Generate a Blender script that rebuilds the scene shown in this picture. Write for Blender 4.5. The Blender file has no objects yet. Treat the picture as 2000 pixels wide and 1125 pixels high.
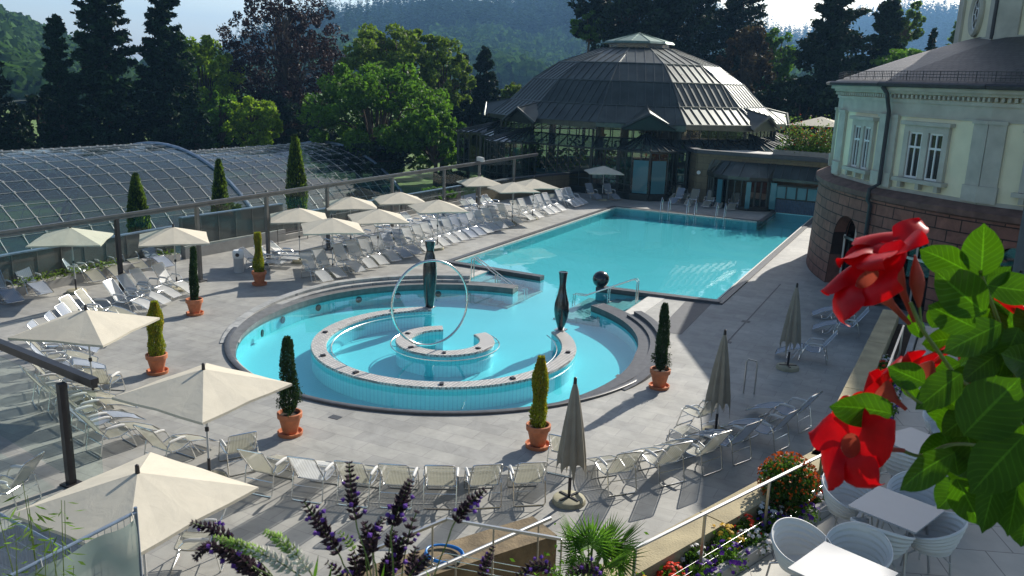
import bpy, bmesh, math, random
import numpy as np
from mathutils import Vector, Matrix
from math import sin, cos, pi, radians as R_, sqrt, atan2, hypot
random.seed(7); rng = np.random.default_rng(7)
S = bpy.context.scene; COL = S.collection
# ------------------------------------------------------------------ camera (recovered from vanishing points)
FPX, PIT, ROL, AZ, HC = 1658.96, .24354821, .03315551, .46490008, 8.0
def W(v):   # camera-aligned frame -> world frame (x across the pool, y along it)
    return Vector((v[0]*cos(AZ) - v[1]*sin(AZ), v[0]*sin(AZ) + v[1]*cos(AZ), v[2]))
_r = Vector((1, 0, 0)); _u = Vector((0, sin(PIT), cos(PIT))); FW = W(Vector((0, cos(PIT), -sin(PIT))))
RT = W(cos(ROL)*_r + sin(ROL)*_u); UP = W(-sin(ROL)*_r + cos(ROL)*_u); EYE = Vector((0, 0, HC))
def ray(px, py): return FW + RT*((px - 1000)/FPX) - UP*((py - 562.5)/FPX)
def G(px, py, z=0):   # point of the photo on the level z, in metres
    d = ray(px, py); return EYE + d*((z - HC)/d.z)
def at_d(px, py, d):  # point of the photo at horizontal distance d
    r = ray(px, py); return EYE + r*(d/hypot(r.x, r.y))
cam = bpy.data.cameras.new('camera'); co = bpy.data.objects.new('camera', cam); COL.objects.link(co)
m = Matrix((RT, UP, -FW)).transposed().to_4x4(); m.translation = EYE; co.matrix_world = m
cam.sensor_width = 36; cam.lens = 36*FPX/2000; cam.clip_start = .05; cam.clip_end = 6000
cam.dof.use_dof = True; cam.dof.focus_distance = 22; cam.dof.aperture_fstop = 20
S.camera = co
# ------------------------------------------------------------------ light
SAZ, SEL = R_(9.5), R_(32)     # azimuth from +y towards +x
sd = Vector((sin(SAZ)*cos(SEL), cos(SAZ)*cos(SEL), sin(SEL)))
sun = bpy.data.lights.new('sun', 'SUN'); sun.energy = 4.4; sun.angle = R_(.5); sun.color = (1, .95, .86)
so = bpy.data.objects.new('sun', sun); COL.objects.link(so); so.rotation_euler = sd.to_track_quat('Z', 'Y').to_euler(); so.location = (0, 0, 60)
wd = bpy.data.worlds.new('World'); S.world = wd; wd.use_nodes = True
nt = wd.node_tree; sk = nt.nodes.new('ShaderNodeTexSky'); sk.sky_type = 'NISHITA'; sk.sun_disc = False
sk.sun_elevation = SEL; sk.sun_rotation = SAZ; sk.altitude = 300; sk.air_density = 1.1; sk.dust_density = 2.0; sk.ozone_density = 1.5
bg = nt.nodes['Background']; bg.inputs[1].default_value = .072
_g = nt.nodes.new('ShaderNodeTexCoord'); _x = nt.nodes.new('ShaderNodeSeparateXYZ'); nt.links.new(_g.outputs['Generated'], _x.inputs[0])   # bright summer haze low over the horizon
_m = nt.nodes.new('ShaderNodeMapRange'); _m.interpolation_type = 'SMOOTHSTEP'; _m.inputs[1].default_value = 0; _m.inputs[2].default_value = .30; _m.inputs[3].default_value = 2.25; _m.inputs[4].default_value = 1; nt.links.new(_x.outputs['Z'], _m.inputs[0])
_s = nt.nodes.new('ShaderNodeVectorMath'); _s.operation = 'SCALE'; nt.links.new(sk.outputs[0], _s.inputs[0]); nt.links.new(_m.outputs[0], _s.inputs['Scale']); nt.links.new(_s.outputs[0], bg.inputs[0])
S.view_settings.view_transform = 'Standard'; S.view_settings.look = 'None'; S.view_settings.exposure = .62; S.view_settings.gamma = 1
S.cycles.max_bounces = 8; S.cycles.transparent_max_bounces = 24; S.cycles.diffuse_bounces = 2; S.cycles.glossy_bounces = 3; S.cycles.volume_bounces = 0
S.cycles.use_denoising = True; S.cycles.caustics_reflective = False; S.cycles.caustics_refractive = False
try: S.cycles.denoiser = 'OPENIMAGEDENOISE'
except Exception: pass
# ------------------------------------------------------------------ materials
def newmat(name):
    m = bpy.data.materials.new(name); m.use_nodes = True; n = m.node_tree.nodes
    return m, n, m.node_tree.links, n['Principled BSDF']
def mat(name, col, rough=.6, metal=0, var=.15, scale=4, bump=0, bscale=40, alpha=1, spec=.5, isl=0, coat=0):
    m, n, l, p = newmat(name)
    p.inputs['Roughness'].default_value = rough; p.inputs['Metallic'].default_value = metal
    p.inputs['Specular IOR Level'].default_value = spec; p.inputs['Alpha'].default_value = alpha
    p.inputs['Coat Weight'].default_value = coat
    tc = n.new('ShaderNodeTexCoord')
    no = n.new('ShaderNodeTexNoise'); no.inputs['Scale'].default_value = scale; no.inputs['Detail'].default_value = 5
    l.new(tc.outputs['Object'], no.inputs['Vector'])
    mr = n.new('ShaderNodeMapRange'); mr.inputs[1].default_value = .3; mr.inputs[2].default_value = .7
    mr.inputs[3].default_value = 1 - var; mr.inputs[4].default_value = 1 + var; l.new(no.outputs['Fac'], mr.inputs[0])
    src = mr.outputs[0]
    if isl:
        ge = n.new('ShaderNodeNewGeometry'); m2 = n.new('ShaderNodeMapRange'); m2.inputs[3].default_value = 1 - isl; m2.inputs[4].default_value = 1 + isl
        l.new(ge.outputs['Random Per Island'], m2.inputs[0]); mu = n.new('ShaderNodeMath'); mu.operation = 'MULTIPLY'
        l.new(src, mu.inputs[0]); l.new(m2.outputs[0], mu.inputs[1]); src = mu.outputs[0]
    mx = n.new('ShaderNodeVectorMath'); mx.operation = 'SCALE'; mx.inputs[0].default_value = col[:3]; l.new(src, mx.inputs['Scale'])
    l.new(mx.outputs[0], p.inputs['Base Color'])
    if bump:
        nb = n.new('ShaderNodeTexNoise'); nb.inputs['Scale'].default_value = bscale; nb.inputs['Detail'].default_value = 4; l.new(tc.outputs['Object'], nb.inputs['Vector'])
        b = n.new('ShaderNodeBump'); b.inputs['Strength'].default_value = bump; b.inputs['Distance'].default_value = .02
        l.new(nb.outputs['Fac'], b.inputs['Height']); l.new(b.outputs[0], p.inputs['Normal'])
    return m
def tiles(name, c1, c2, cm, bw, bh, mortar, rough=.6, var=.2, scale=1.2, bump=.3, uv=False, off=.5, rot=0, mdist=.006, stain=0):
    m, n, l, p = newmat(name); p.inputs['Roughness'].default_value = rough
    tc = n.new('ShaderNodeTexCoord'); mp = n.new('ShaderNodeMapping'); mp.inputs['Rotation'].default_value = (0, 0, rot)
    l.new(tc.outputs['UV' if uv else 'Object'], mp.inputs[0])
    br = n.new('ShaderNodeTexBrick'); br.offset = off; br.inputs['Scale'].default_value = 1; br.inputs['Brick Width'].default_value = bw; br.inputs['Row Height'].default_value = bh
    br.inputs['Mortar Size'].default_value = mortar; br.inputs['Mortar Smooth'].default_value = .1; br.inputs['Bias'].default_value = 0
    for k, c in (('Color1', c1), ('Color2', c2), ('Mortar', cm)): br.inputs[k].default_value = (*c, 1)
    l.new(mp.outputs[0], br.inputs['Vector'])
    no = n.new('ShaderNodeTexNoise'); no.inputs['Scale'].default_value = scale; no.inputs['Detail'].default_value = 8; no.inputs['Roughness'].default_value = .65; no.inputs['Distortion'].default_value = .6
    l.new(tc.outputs['Object'], no.inputs['Vector'])
    mr = n.new('ShaderNodeMapRange'); mr.inputs[1].default_value = .3; mr.inputs[2].default_value = .7; mr.inputs[3].default_value = 1 - var; mr.inputs[4].default_value = 1 + var
    l.new(no.outputs['Fac'], mr.inputs[0]); src = mr.outputs[0]
    if stain:
        n2 = n.new('ShaderNodeTexNoise'); n2.inputs['Scale'].default_value = .35; n2.inputs['Detail'].default_value = 6; l.new(tc.outputs['Object'], n2.inputs['Vector'])
        m2 = n.new('ShaderNodeMapRange'); m2.inputs[1].default_value = .35; m2.inputs[2].default_value = .65; m2.inputs[3].default_value = 1 - stain; m2.inputs[4].default_value = 1 + stain*.5
        l.new(n2.outputs['Fac'], m2.inputs[0]); mu = n.new('ShaderNodeMath'); mu.operation = 'MULTIPLY'; l.new(src, mu.inputs[0]); l.new(m2.outputs[0], mu.inputs[1]); src = mu.outputs[0]
    mx = n.new('ShaderNodeVectorMath'); mx.operation = 'SCALE'; l.new(br.outputs['Color'], mx.inputs[0]); l.new(src, mx.inputs['Scale']); l.new(mx.outputs[0], p.inputs['Base Color'])
    b = n.new('ShaderNodeBump'); b.invert = True; b.inputs['Strength'].default_value = bump; b.inputs['Distance'].default_value = mdist; l.new(br.outputs['Fac'], b.inputs['Height'])
    b2 = n.new('ShaderNodeBump'); b2.inputs['Strength'].default_value = bump*.6; b2.inputs['Distance'].default_value = mdist; l.new(no.outputs['Fac'], b2.inputs['Height']); l.new(b.outputs[0], b2.inputs['Normal'])
    l.new(b2.outputs[0], p.inputs['Normal'])
    return m
def leaf(name, col, trans=.35, isl=.45, var=.25, scale=.5, rough=.55, tcol=None):
    m = mat(name, col, rough, 0, var, scale, isl=isl, spec=.12); n, l = m.node_tree.nodes, m.node_tree.links
    p = n['Principled BSDF']; t = n.new('ShaderNodeBsdfTranslucent'); mixs = n.new('ShaderNodeMixShader'); mixs.inputs[0].default_value = trans
    src = p.inputs['Base Color'].links[0].from_socket
    sc = n.new('ShaderNodeVectorMath'); sc.operation = 'MULTIPLY'; sc.inputs[1].default_value = tcol or (1.5, 1.7, .7)
    l.new(src, sc.inputs[0]); l.new(sc.outputs[0], t.inputs['Color'])
    l.new(p.outputs[0], mixs.inputs[1]); l.new(t.outputs[0], mixs.inputs[2]); l.new(mixs.outputs[0], n['Material Output'].inputs['Surface'])
    return m
def glass(name, tint, f0=.04, rough=.01, bump=0, bsc=3, body=0, bcol=(.3, .35, .38)):
    m, n, l, p = newmat(name); n.remove(p)
    t = n.new('ShaderNodeBsdfTransparent'); t.inputs[0].default_value = (*tint, 1)
    g = n.new('ShaderNodeBsdfGlossy'); g.inputs['Roughness'].default_value = rough
    ge = n.new('ShaderNodeNewGeometry'); dt = n.new('ShaderNodeVectorMath'); dt.operation = 'DOT_PRODUCT'; l.new(ge.outputs['Incoming'], dt.inputs[0]); l.new(ge.outputs['Normal'], dt.inputs[1])
    def mth(op, a, b):
        q = n.new('ShaderNodeMath'); q.operation = op
        for i, v in enumerate((a, b)):
            if isinstance(v, (int, float)): q.inputs[i].default_value = v
            elif v is not None: l.new(v, q.inputs[i])
        return q.outputs[0]
    c = mth('ABSOLUTE', dt.outputs['Value'], None); fr = mth('ADD', mth('MULTIPLY', mth('POWER', mth('SUBTRACT', 1, c), 5), 1 - f0), f0)   # Schlick, the same from both sides
    mx = n.new('ShaderNodeMixShader'); l.new(fr, mx.inputs[0]); a = t.outputs[0]
    if body:
        d = n.new('ShaderNodeBsdfDiffuse'); d.inputs[0].default_value = (*bcol, 1); m2 = n.new('ShaderNodeMixShader')
        m2.inputs[0].default_value = body; l.new(t.outputs[0], m2.inputs[1]); l.new(d.outputs[0], m2.inputs[2]); a = m2.outputs[0]
    l.new(a, mx.inputs[1]); l.new(g.outputs[0], mx.inputs[2]); l.new(mx.outputs[0], n['Material Output'].inputs['Surface'])
    if bump:
        tc = n.new('ShaderNodeTexCoord'); no = n.new('ShaderNodeTexNoise'); no.inputs['Scale'].default_value = bsc; no.inputs['Detail'].default_value = 3
        l.new(tc.outputs['Object'], no.inputs['Vector']); b = n.new('ShaderNodeBump'); b.inputs['Strength'].default_value = bump; b.inputs['Distance'].default_value = .05
        l.new(no.outputs['Fac'], b.inputs['Height']); l.new(b.outputs[0], g.inputs['Normal'])
    return m
def fabric(name, col, alpha, trans=.3, rough=.45):
    m, n, l, p = newmat(name); p.inputs['Base Color'].default_value = (*col, 1); p.inputs['Roughness'].default_value = rough
    t = n.new('ShaderNodeBsdfTranslucent'); t.inputs[0].default_value = (*col, 1); a = n.new('ShaderNodeMixShader'); a.inputs[0].default_value = trans
    l.new(p.outputs[0], a.inputs[1]); l.new(t.outputs[0], a.inputs[2])
    tc = n.new('ShaderNodeTexCoord'); w = n.new('ShaderNodeTexWave'); w.wave_type = 'BANDS'; w.bands_direction = 'X'; w.inputs['Scale'].default_value = 5.2; w.inputs['Distortion'].default_value = .3
    l.new(tc.outputs['Object'], w.inputs['Vector']); mr = n.new('ShaderNodeMapRange'); mr.inputs[3].default_value = max(0, alpha - .1); mr.inputs[4].default_value = min(1, alpha + .1); l.new(w.outputs['Fac'], mr.inputs[0])
    tr = n.new('ShaderNodeBsdfTransparent'); b = n.new('ShaderNodeMixShader'); l.new(mr.outputs[0], b.inputs[0])
    l.new(tr.outputs[0], b.inputs[1]); l.new(a.outputs[0], b.inputs[2]); l.new(b.outputs[0], n['Material Output'].inputs['Surface'])
    return m
M = {}
M['deck'] = tiles('deck_stone', (.37, .36, .325), (.31, .303, .28), (.23, .22, .21), .92, .46, .006, .6, .18, 2.2, .3, stain=.17, rot=R_(0))
M['paleslab'] = mat('pale_slab', (.55, .53, .48), .6, var=.12, bump=.2)
M['darkslab'] = mat('dark_slab', (.06, .063, .07), .55, var=.2, bump=.2)
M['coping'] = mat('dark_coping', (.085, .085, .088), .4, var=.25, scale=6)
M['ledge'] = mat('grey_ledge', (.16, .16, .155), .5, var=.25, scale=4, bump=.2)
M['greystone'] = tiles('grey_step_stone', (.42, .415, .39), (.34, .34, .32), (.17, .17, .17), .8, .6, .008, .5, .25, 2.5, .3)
M['pooltile'] = tiles('pool_tile', (.38, .77, .80), (.35, .75, .79), (.29, .67, .72), .12, .12, .006, .3, .04, .4, .1, off=0)
M['ringtop'] = tiles('mosaic_top', (.68, .65, .59), (.57, .54, .50), (.25, .24, .23), .1, .1, .012, .4, .12, 2, .3, off=0)
M['ringside'] = tiles('mosaic_side', (.40, .82, .86), (.36, .79, .85), (.28, .66, .74), .12, .6, .012, .3, .05, 1, .1, off=0, uv=True)
M['water'] = glass('water', (.54, .92, .955), .02, .015, .035, 1.6)
M['chrome'] = mat('polished_steel', (.72, .72, .7), .22, 1, .05)
M['brushed'] = mat('brushed_steel', (.5, .5, .49), .38, 1, .08)
M['fbeige'] = fabric('beige_mesh', (.43, .42, .335), .74)
M['fblue'] = fabric('bluegrey_mesh', (.40, .46, .56), .76)
M['fwhite'] = fabric('white_mesh', (.74, .75, .74), .8, .35)
M['fpanel'] = mat('grey_plastic', (.55, .56, .57), .4)
M['wplastic'] = mat('white_plastic', (.66, .65, .62), .4, var=.03)
M['tablewhite'] = mat('table_white', (.47, .465, .45), .4, var=.03)
M['canvas'] = leaf('cream_canvas', (.66, .605, .49), .10, 0, .05, 3, .8, (1, .95, .85))
_n = M['canvas'].node_tree; _b = _n.nodes.new('ShaderNodeBump'); _t = _n.nodes.new('ShaderNodeTexNoise'); _c = _n.nodes.new('ShaderNodeTexCoord'); _t.inputs['Scale'].default_value = 2.6; _t.inputs['Detail'].default_value = 6; _t.inputs['Distortion'].default_value = 1.2
_b.inputs['Strength'].default_value = .18; _b.inputs['Distance'].default_value = .05; _n.links.new(_c.outputs['Object'], _t.inputs['Vector']); _n.links.new(_t.outputs['Fac'], _b.inputs['Height']); _n.links.new(_b.outputs[0], _n.nodes['Principled BSDF'].inputs['Normal'])
M['canvasfold'] = leaf('taupe_canvas', (.34, .31, .25), .12, 0, .12, 3, .85, (1, .95, .85))
M['parbase'] = mat('yellow_concrete', (.38, .35, .24), .8, var=.12, bump=.2)
M['terracotta'] = mat('terracotta', (.55, .19, .085), .75, var=.18, scale=7, bump=.15)
M['soil'] = mat('soil', (.045, .03, .02), .95, var=.4, scale=12, bump=.8, bscale=60)
M['black'] = mat('black_bronze', (.012, .013, .014), .22, .0, .2, coat=.5, spec=.6)
M['darkmetal'] = mat('dark_metal', (.055, .05, .052), .4, .6, .15)
M['greymetal'] = mat('grey_metal', (.17, .165, .16), .42, .7, .15)
M['zinc'] = mat('zinc_panel', (.105, .105, .10), .5, .3, .2, 1.5)
M['concrete'] = mat('concrete', (.33, .32, .30), .8, var=.18, scale=2, bump=.2)
M['tanwall'] = tiles('tan_wall_blocks', (.20, .16, .095), (.17, .14, .085), (.09, .075, .05), .9, .45, .012, .8, .15, 1.5, .4, uv=True)
M['tanstone'] = mat('tan_sandstone', (.40, .33, .19), .85, var=.25, scale=2.5, bump=.4)
M['brownstone'] = mat('brown_sandstone', (.19, .14, .078), .88, var=.4, scale=3.5, bump=.6, bscale=25)
M['redstone'] = tiles('red_sandstone', (.29, .125, .088), (.20, .095, .07), (.045, .026, .02), .95, .42, .022, .85, .28, 2.4, .9, uv=True, mdist=.05, stain=.12)
M['plaster'] = mat('pale_plaster', (.86, .80, .57), .85, var=.08, scale=1.2, bump=.08)
M['limestone'] = mat('limestone', (.50, .48, .41), .8, var=.14, scale=2, bump=.15)
M['slate'] = tiles('slate_roof', (.075, .068, .07), (.055, .05, .053), (.02, .02, .02), .3, .2, .018, .5, .25, 2, .8, uv=True, mdist=.03)
M['roofmetal'] = mat('aged_roof_metal', (.066, .078, .069), .38, .6, .35, .8, bump=.05, bscale=3)
M['seam'] = mat('roof_seam', (.11, .12, .11), .4, .7, .2)
M['copper'] = mat('copper_lantern', (.16, .24, .20), .5, .5, .25)
M['frame'] = mat('green_black_frame', (.02, .03, .028), .4, .3, .15)
M['paneglass'] = glass('pavilion_glass', (.52, .60, .58), .06, .01)
M['roofglass'] = glass('lean_to_glass', (.30, .38, .40), .1, .06, body=.25, bcol=(.16, .2, .21))
M['annexglass'] = glass('annex_glass', (.10, .17, .18), .06, .01); M['aqua'] = glass('aqua_panel', (.2, .5, .55), .05, .03, body=.7, bcol=(.08, .27, .32))
M['vaultglass'] = glass('vault_glass', (.40, .51, .56), .12, .06, .05, .4, body=.08, bcol=(.28, .40, .50))
M['screen'] = glass('windscreen_glass', (.92, .97, .96), .018, .0)
M['windowglass'] = glass('window_glass', (.25, .28, .28), .06, .0)
M['whitepaint'] = mat('white_paint', (.8, .8, .78), .45, var=.04)
M['pipe'] = mat('dark_downpipe', (.05, .05, .055), .5, .4, .2)
M['dark'] = mat('dark_interior', (.02, .022, .022), .8, var=.3)
M['floorint'] = mat('pavilion_floor', (.16, .17, .16), .5, var=.2)
M['grass'] = mat('lawn', (.10, .17, .03), .9, var=.45, scale=.6, bump=.6, bscale=20)
M['path'] = mat('gravel_path', (.33, .29, .23), .9, var=.2, scale=3)
M['trunk'] = mat('bark', (.085, .06, .042), .9, var=.3, scale=3, bump=.6, bscale=12)
M['tan_terrace'] = tiles('terrace_slabs', (.46, .44, .38), (.42, .40, .35), (.2, .19, .17), .6, .6, .007, .6, .1, 2, .2, rot=R_(-21))
M['darkslat'] = mat('slate_blue_metal', (.09, .10, .115), .5, .3, .15)
M['tarp'] = fabric('grey_green_tarp', (.42, .50, .44), .93, .35, .5)
M['galv'] = mat('galvanised_tube', (.22, .28, .36), .4, .6, .2)
M['darkpane'] = mat('dark_pane', (.018, .022, .024), .06, 0, .3, spec=.8)
M['redstone2'] = mat('red_sandstone_course', (.17, .095, .075), .85, var=.3, scale=3, bump=.4)
M['stripblue'] = mat('blue_strip', (.03, .07, .13), .35, var=.3, scale=6)
M['f_goldtip'] = leaf('golden_tip', (.36, .27, .03), .35)
M['hose'] = mat('blue_hose', (.02, .22, .6), .4, var=.1)
M['bin'] = mat('bin_grey', (.55, .55, .54), .45, .1, .08)
for k, c, t in (('f_sequoia', (.022, .048, .022), .18), ('f_dark', (.018, .036, .020), .15), ('f_lime', (.21, .29, .035), .42), ('f_green', (.088, .17, .028), .4),
                ('f_olive', (.12, .17, .035), .38), ('f_beech', (.034, .016, .021), .22), ('f_brown', (.06, .04, .025), .2), ('f_cypress', (.035, .065, .022), .15),
                ('f_gold', (.25, .28, .028), .32), ('f_bush', (.06, .12, .025), .35), ('f_potdark', (.032, .062, .022), .18), ('f_ash', (.10, .15, .05), .4), ('f_forest', (.045, .088, .03), .25), ('f_conifer', (.026, .055, .033), .15),
                ('f_palm', (.09, .18, .035), .35), ('f_bamboo', (.16, .26, .05), .4)):
    M[k] = leaf(k, c, t)
for k in ('f_forest', 'f_conifer'):
    M[k].node_tree.nodes['Principled BSDF'].inputs['Specular IOR Level'].default_value = 0; M[k].node_tree.nodes['Principled BSDF'].inputs['Roughness'].default_value = 1
def petal(name, col, trans=.3): return leaf(name, col, trans, .2, .12, 20, .45, (1.25, .9, .9))
M['p_red'] = leaf('red_petal', (.55, .006, .012), .3, .1, .2, 45, .4, (1.15, .5, .5)); M['p_purple'] = petal('purple_petal', (.10, .03, .28)); M['p_white'] = petal('white_petal', (.8, .8, .76))
M['p_orange'] = petal('orange_petal', (.45, .10, .015)); M['p_yellow'] = petal('yellow_petal', (.6, .38, .03)); M['p_scarlet'] = petal('scarlet_petal', (.75, .05, .02))
M['l_mand'] = leaf('mandevilla_leaf', (.036, .088, .010), .27, .3, .15, 30, .33, (2.3, 2.7, .4))
def veins(m):   # paler midrib and side veins along the leaf's own UV
    n, l = m.node_tree.nodes, m.node_tree.links; p = n['Principled BSDF']; src = p.inputs['Base Color'].links[0].from_socket
    uv = n.new('ShaderNodeUVMap'); sx = n.new('ShaderNodeSeparateXYZ'); l.new(uv.outputs[0], sx.inputs[0])
    def mt(op, a, b=None, c=None):
        q = n.new('ShaderNodeMath'); q.operation = op
        for i, v in enumerate((a, b, c)):
            if v is None: continue
            if isinstance(v, (int, float)): q.inputs[i].default_value = v
            else: l.new(v, q.inputs[i])
        return q.outputs[0]
    av = mt('ABSOLUTE', sx.outputs['Y']); rib = mt('LESS_THAN', av, .045)
    side = mt('POWER', mt('MULTIPLY_ADD', mt('SINE', mt('MULTIPLY_ADD', sx.outputs['X'], 58, mt('MULTIPLY', av, -16))), .5, .5), 10)
    k = mt('ADD', 1, mt('ADD', mt('MULTIPLY', rib, .9), mt('MULTIPLY', side, .38)))
    sc = n.new('ShaderNodeVectorMath'); sc.operation = 'SCALE'; l.new(src, sc.inputs[0]); l.new(k, sc.inputs['Scale']); l.new(sc.outputs[0], p.inputs['Base Color'])
    for nd in n:
        if nd.type == 'VECT_MATH' and nd.operation == 'MULTIPLY': l.new(sc.outputs[0], nd.inputs[0])
    b = n.new('ShaderNodeBump'); b.inputs['Strength'].default_value = .35; b.inputs['Distance'].default_value = .001; l.new(side, b.inputs['Height']); l.new(b.outputs[0], p.inputs['Normal'])
veins(M['l_mand'])
M['l_stem'] = mat('green_stem', (.12, .17, .035), .55, var=.2, scale=30)
M['tube_pink'] = leaf('flower_throat', (.36, .075, .06), .3, .1, .3, 25, .5, (1.1, 1, .7))
M['lav'] = leaf('lavender_calyx', (.060, .036, .050), .2, .5, .2, 40, .7, (1.2, .9, 1.3)); M['lavp'] = leaf('lavender_corolla', (.15, .06, .34), .3, .3, .2, 40, .6, (1, .9, 1.2))
M['ver'] = leaf('green_white_buds', (.30, .40, .12), .3, .4, .3, 25, .6); M['verw'] = leaf('white_buds', (.75, .74, .68), .3, .2, .1, 40, .6, (1, 1, .9))
# ------------------------------------------------------------------ object helpers
def tag(o, label=None, cat=None, group=None, kind=None):
    if label: o['label'] = label
    if cat: o['category'] = cat
    if group: o['group'] = group
    if kind: o['kind'] = kind
    return o
def thing(name, label, cat, loc=(0, 0, 0), rz=0, group=None):
    o = bpy.data.objects.new(name, None); COL.objects.link(o); o.location = loc; o.rotation_euler = (0, 0, rz); o.empty_display_size = .2
    return tag(o, label, cat, group)
def copy_tree(o, parent=None):
    c = o.copy(); COL.objects.link(c); c.parent = parent
    for ch in o.children: copy_tree(ch, c)
    return c
def kids(o): return o.children
class MB:
    def __init__(s): s.v = []; s.f = []; s.uv = None
    def add(s, vs, fs, uvs=None):
        k = len(s.v); s.v += [tuple(v) for v in vs]; s.f += [tuple(i + k for i in f) for f in fs]
        if uvs is not None:
            if s.uv is None: s.uv = {}
            for i, u in enumerate(uvs): s.uv[k + i] = u
        return s
    def box(s, c, d, rz=0, rot=None):
        x, y, z = d[0]/2, d[1]/2, d[2]/2; c = Vector(c); mt = rot if rot is not None else Matrix.Rotation(rz, 3, 'Z')
        vs = [c + mt @ Vector((a*x, b*y, e*z)) for a, b, e in ((-1,-1,-1),(1,-1,-1),(1,1,-1),(-1,1,-1),(-1,-1,1),(1,-1,1),(1,1,1),(-1,1,1))]
        return s.add(vs, [(0,3,2,1),(4,5,6,7),(0,1,5,4),(1,2,6,5),(2,3,7,6),(3,0,4,7)])
    def bar(s, a, b, w, h, up=(0, 0, 1)):   # box beam between two points
        a, b = Vector(a), Vector(b); t = (b - a); L = t.length; t.normalize(); sx = t.cross(Vector(up))
        if sx.length < 1e-4: sx = t.cross(Vector((1, 0, 0)))
        sx.normalize(); u = sx.cross(t)
        return s.box((a + b)/2, (w, L, h), rot=Matrix((sx, t, u)).transposed())
    def tube(s, pts, r, n=6, closed=False, cap=True):
        pts = [Vector(p) for p in pts]; N = len(pts); rr = r if isinstance(r, (list, tuple)) else [r]*N; vs = []; pu = None
        for i, p in enumerate(pts):
            t = (pts[(i+1) % N] - pts[i-1]) if closed else (pts[min(i+1, N-1)] - pts[max(i-1, 0)])
            if t.length < 1e-9: t = Vector((0, 0, 1))
            t.normalize()
            if pu is None:
                pu = t.orthogonal().normalized()
            u = (pu - t*pu.dot(t))
            if u.length < 1e-6: u = t.orthogonal()
            u.normalize(); pu = u; w = t.cross(u)
            vs += [p + (u*cos(2*pi*k/n) + w*sin(2*pi*k/n))*rr[i] for k in range(n)]
        fs = [(i*n + k, i*n + (k+1) % n, ((i+1) % N)*n + (k+1) % n, ((i+1) % N)*n + k) for i in range(N if closed else N - 1) for k in range(n)]
        if cap and not closed: fs += [tuple(range(n))[::-1], tuple((N-1)*n + k for k in range(n))]
        return s.add(vs, fs)
    def lathe(s, prof, n=24, c=(0, 0, 0), a0=0, a1=2*pi, uvr=None):
        full = abs(a1 - a0 - 2*pi) < 1e-6; c = Vector(c); K = n if full else n + 1; vs = []; uv = []
        for i in range(K):
            a = a0 + (a1 - a0)*i/n
            d = 0
            for j, (r, z) in enumerate(prof):
                if j: d += hypot(r - prof[j-1][0], z - prof[j-1][1])
                vs.append(c + Vector((r*cos(a), r*sin(a), z))); uv.append(((a - a0)*(uvr or r), d))
        P = len(prof); fs = []
        for i in range(n):
            for j in range(P - 1):
                q = [i*P + j, ((i+1) % K)*P + j, ((i+1) % K)*P + j + 1, i*P + j + 1]
                fs.append(tuple(q))
        return s.add(vs, fs, uv if uvr else None)
    def prism(s, poly, z0, z1, caps=True):
        n = len(poly); vs = [(x, y, z0) for x, y in poly] + [(x, y, z1) for x, y in poly]
        fs = [(i, (i+1) % n, n + (i+1) % n, n + i) for i in range(n)]
        if caps: fs += [tuple(range(n))[::-1], tuple(range(n, 2*n))]
        return s.add(vs, fs)
    def quad(s, a, b, c, d, uv=None): return s.add([a, b, c, d], [(0, 1, 2, 3)], uv)
    def wall(s, pts, z0, z1, th):    # upright wall along a polyline
        for (a, b) in zip(pts, pts[1:]):
            a, b = Vector((*a, 0)), Vector((*b, 0)); t = (b - a).normalized(); nn = Vector((-t.y, t.x, 0))*th/2; L = (b - a).length
            P = [a + nn, b + nn, b - nn, a - nn]
            vs = [(p.x, p.y, z0) for p in P] + [(p.x, p.y, z1) for p in P]
            for q in ((0,1,5,4), (2,3,7,6), (1,2,6,5), (3,0,4,7), (4,5,6,7)):
                l0 = (Vector(vs[q[0]]) - Vector(vs[q[1]])).length
                s.add([vs[i] for i in q], [(0, 1, 2, 3)], [(0, 0), (l0, 0), (l0, z1 - z0), (0, z1 - z0)])
        return s
    def build(s, name, mt, parent=None, smooth=False, mod=None):
        me = bpy.data.meshes.new(name); me.from_pydata(s.v, [], s.f); me.materials.append(M[mt] if isinstance(mt, str) else mt)
        if s.uv is not None:
            ul = me.uv_layers.new(name='UVMap')
            for lp in me.loops: ul.data[lp.index].uv = s.uv.get(lp.vertex_index, (0, 0))
        if smooth:
            me.polygons.foreach_set('use_smooth', [True]*len(me.polygons))
            try: me.set_sharp_from_angle(angle=R_(40))
            except Exception: pass
        me.update()
        o = bpy.data.objects.new(name, me); COL.objects.link(o); o.parent = parent
        return o
def npmesh(name, V, F, mt, parent=None):   # fast mesh from arrays of quads or triangles
    V = np.asarray(V, dtype=np.float32).reshape(-1, 3); F = np.asarray(F, dtype=np.int32); k = F.shape[1]
    me = bpy.data.meshes.new(name); me.vertices.add(len(V)); me.vertices.foreach_set('co', V.ravel())
    me.loops.add(F.size); me.loops.foreach_set('vertex_index', F.ravel()); me.polygons.add(len(F))
    me.polygons.foreach_set('loop_start', np.arange(0, F.size, k, dtype=np.int32)); me.polygons.foreach_set('loop_total', np.full(len(F), k, dtype=np.int32))
    me.update(calc_edges=True); me.validate(); me.materials.append(M[mt] if isinstance(mt, str) else mt)
    o = bpy.data.objects.new(name, me); COL.objects.link(o); o.parent = parent
    return o
def unit(a): return a/np.maximum(np.linalg.norm(a, axis=1, keepdims=True), 1e-9)
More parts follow.
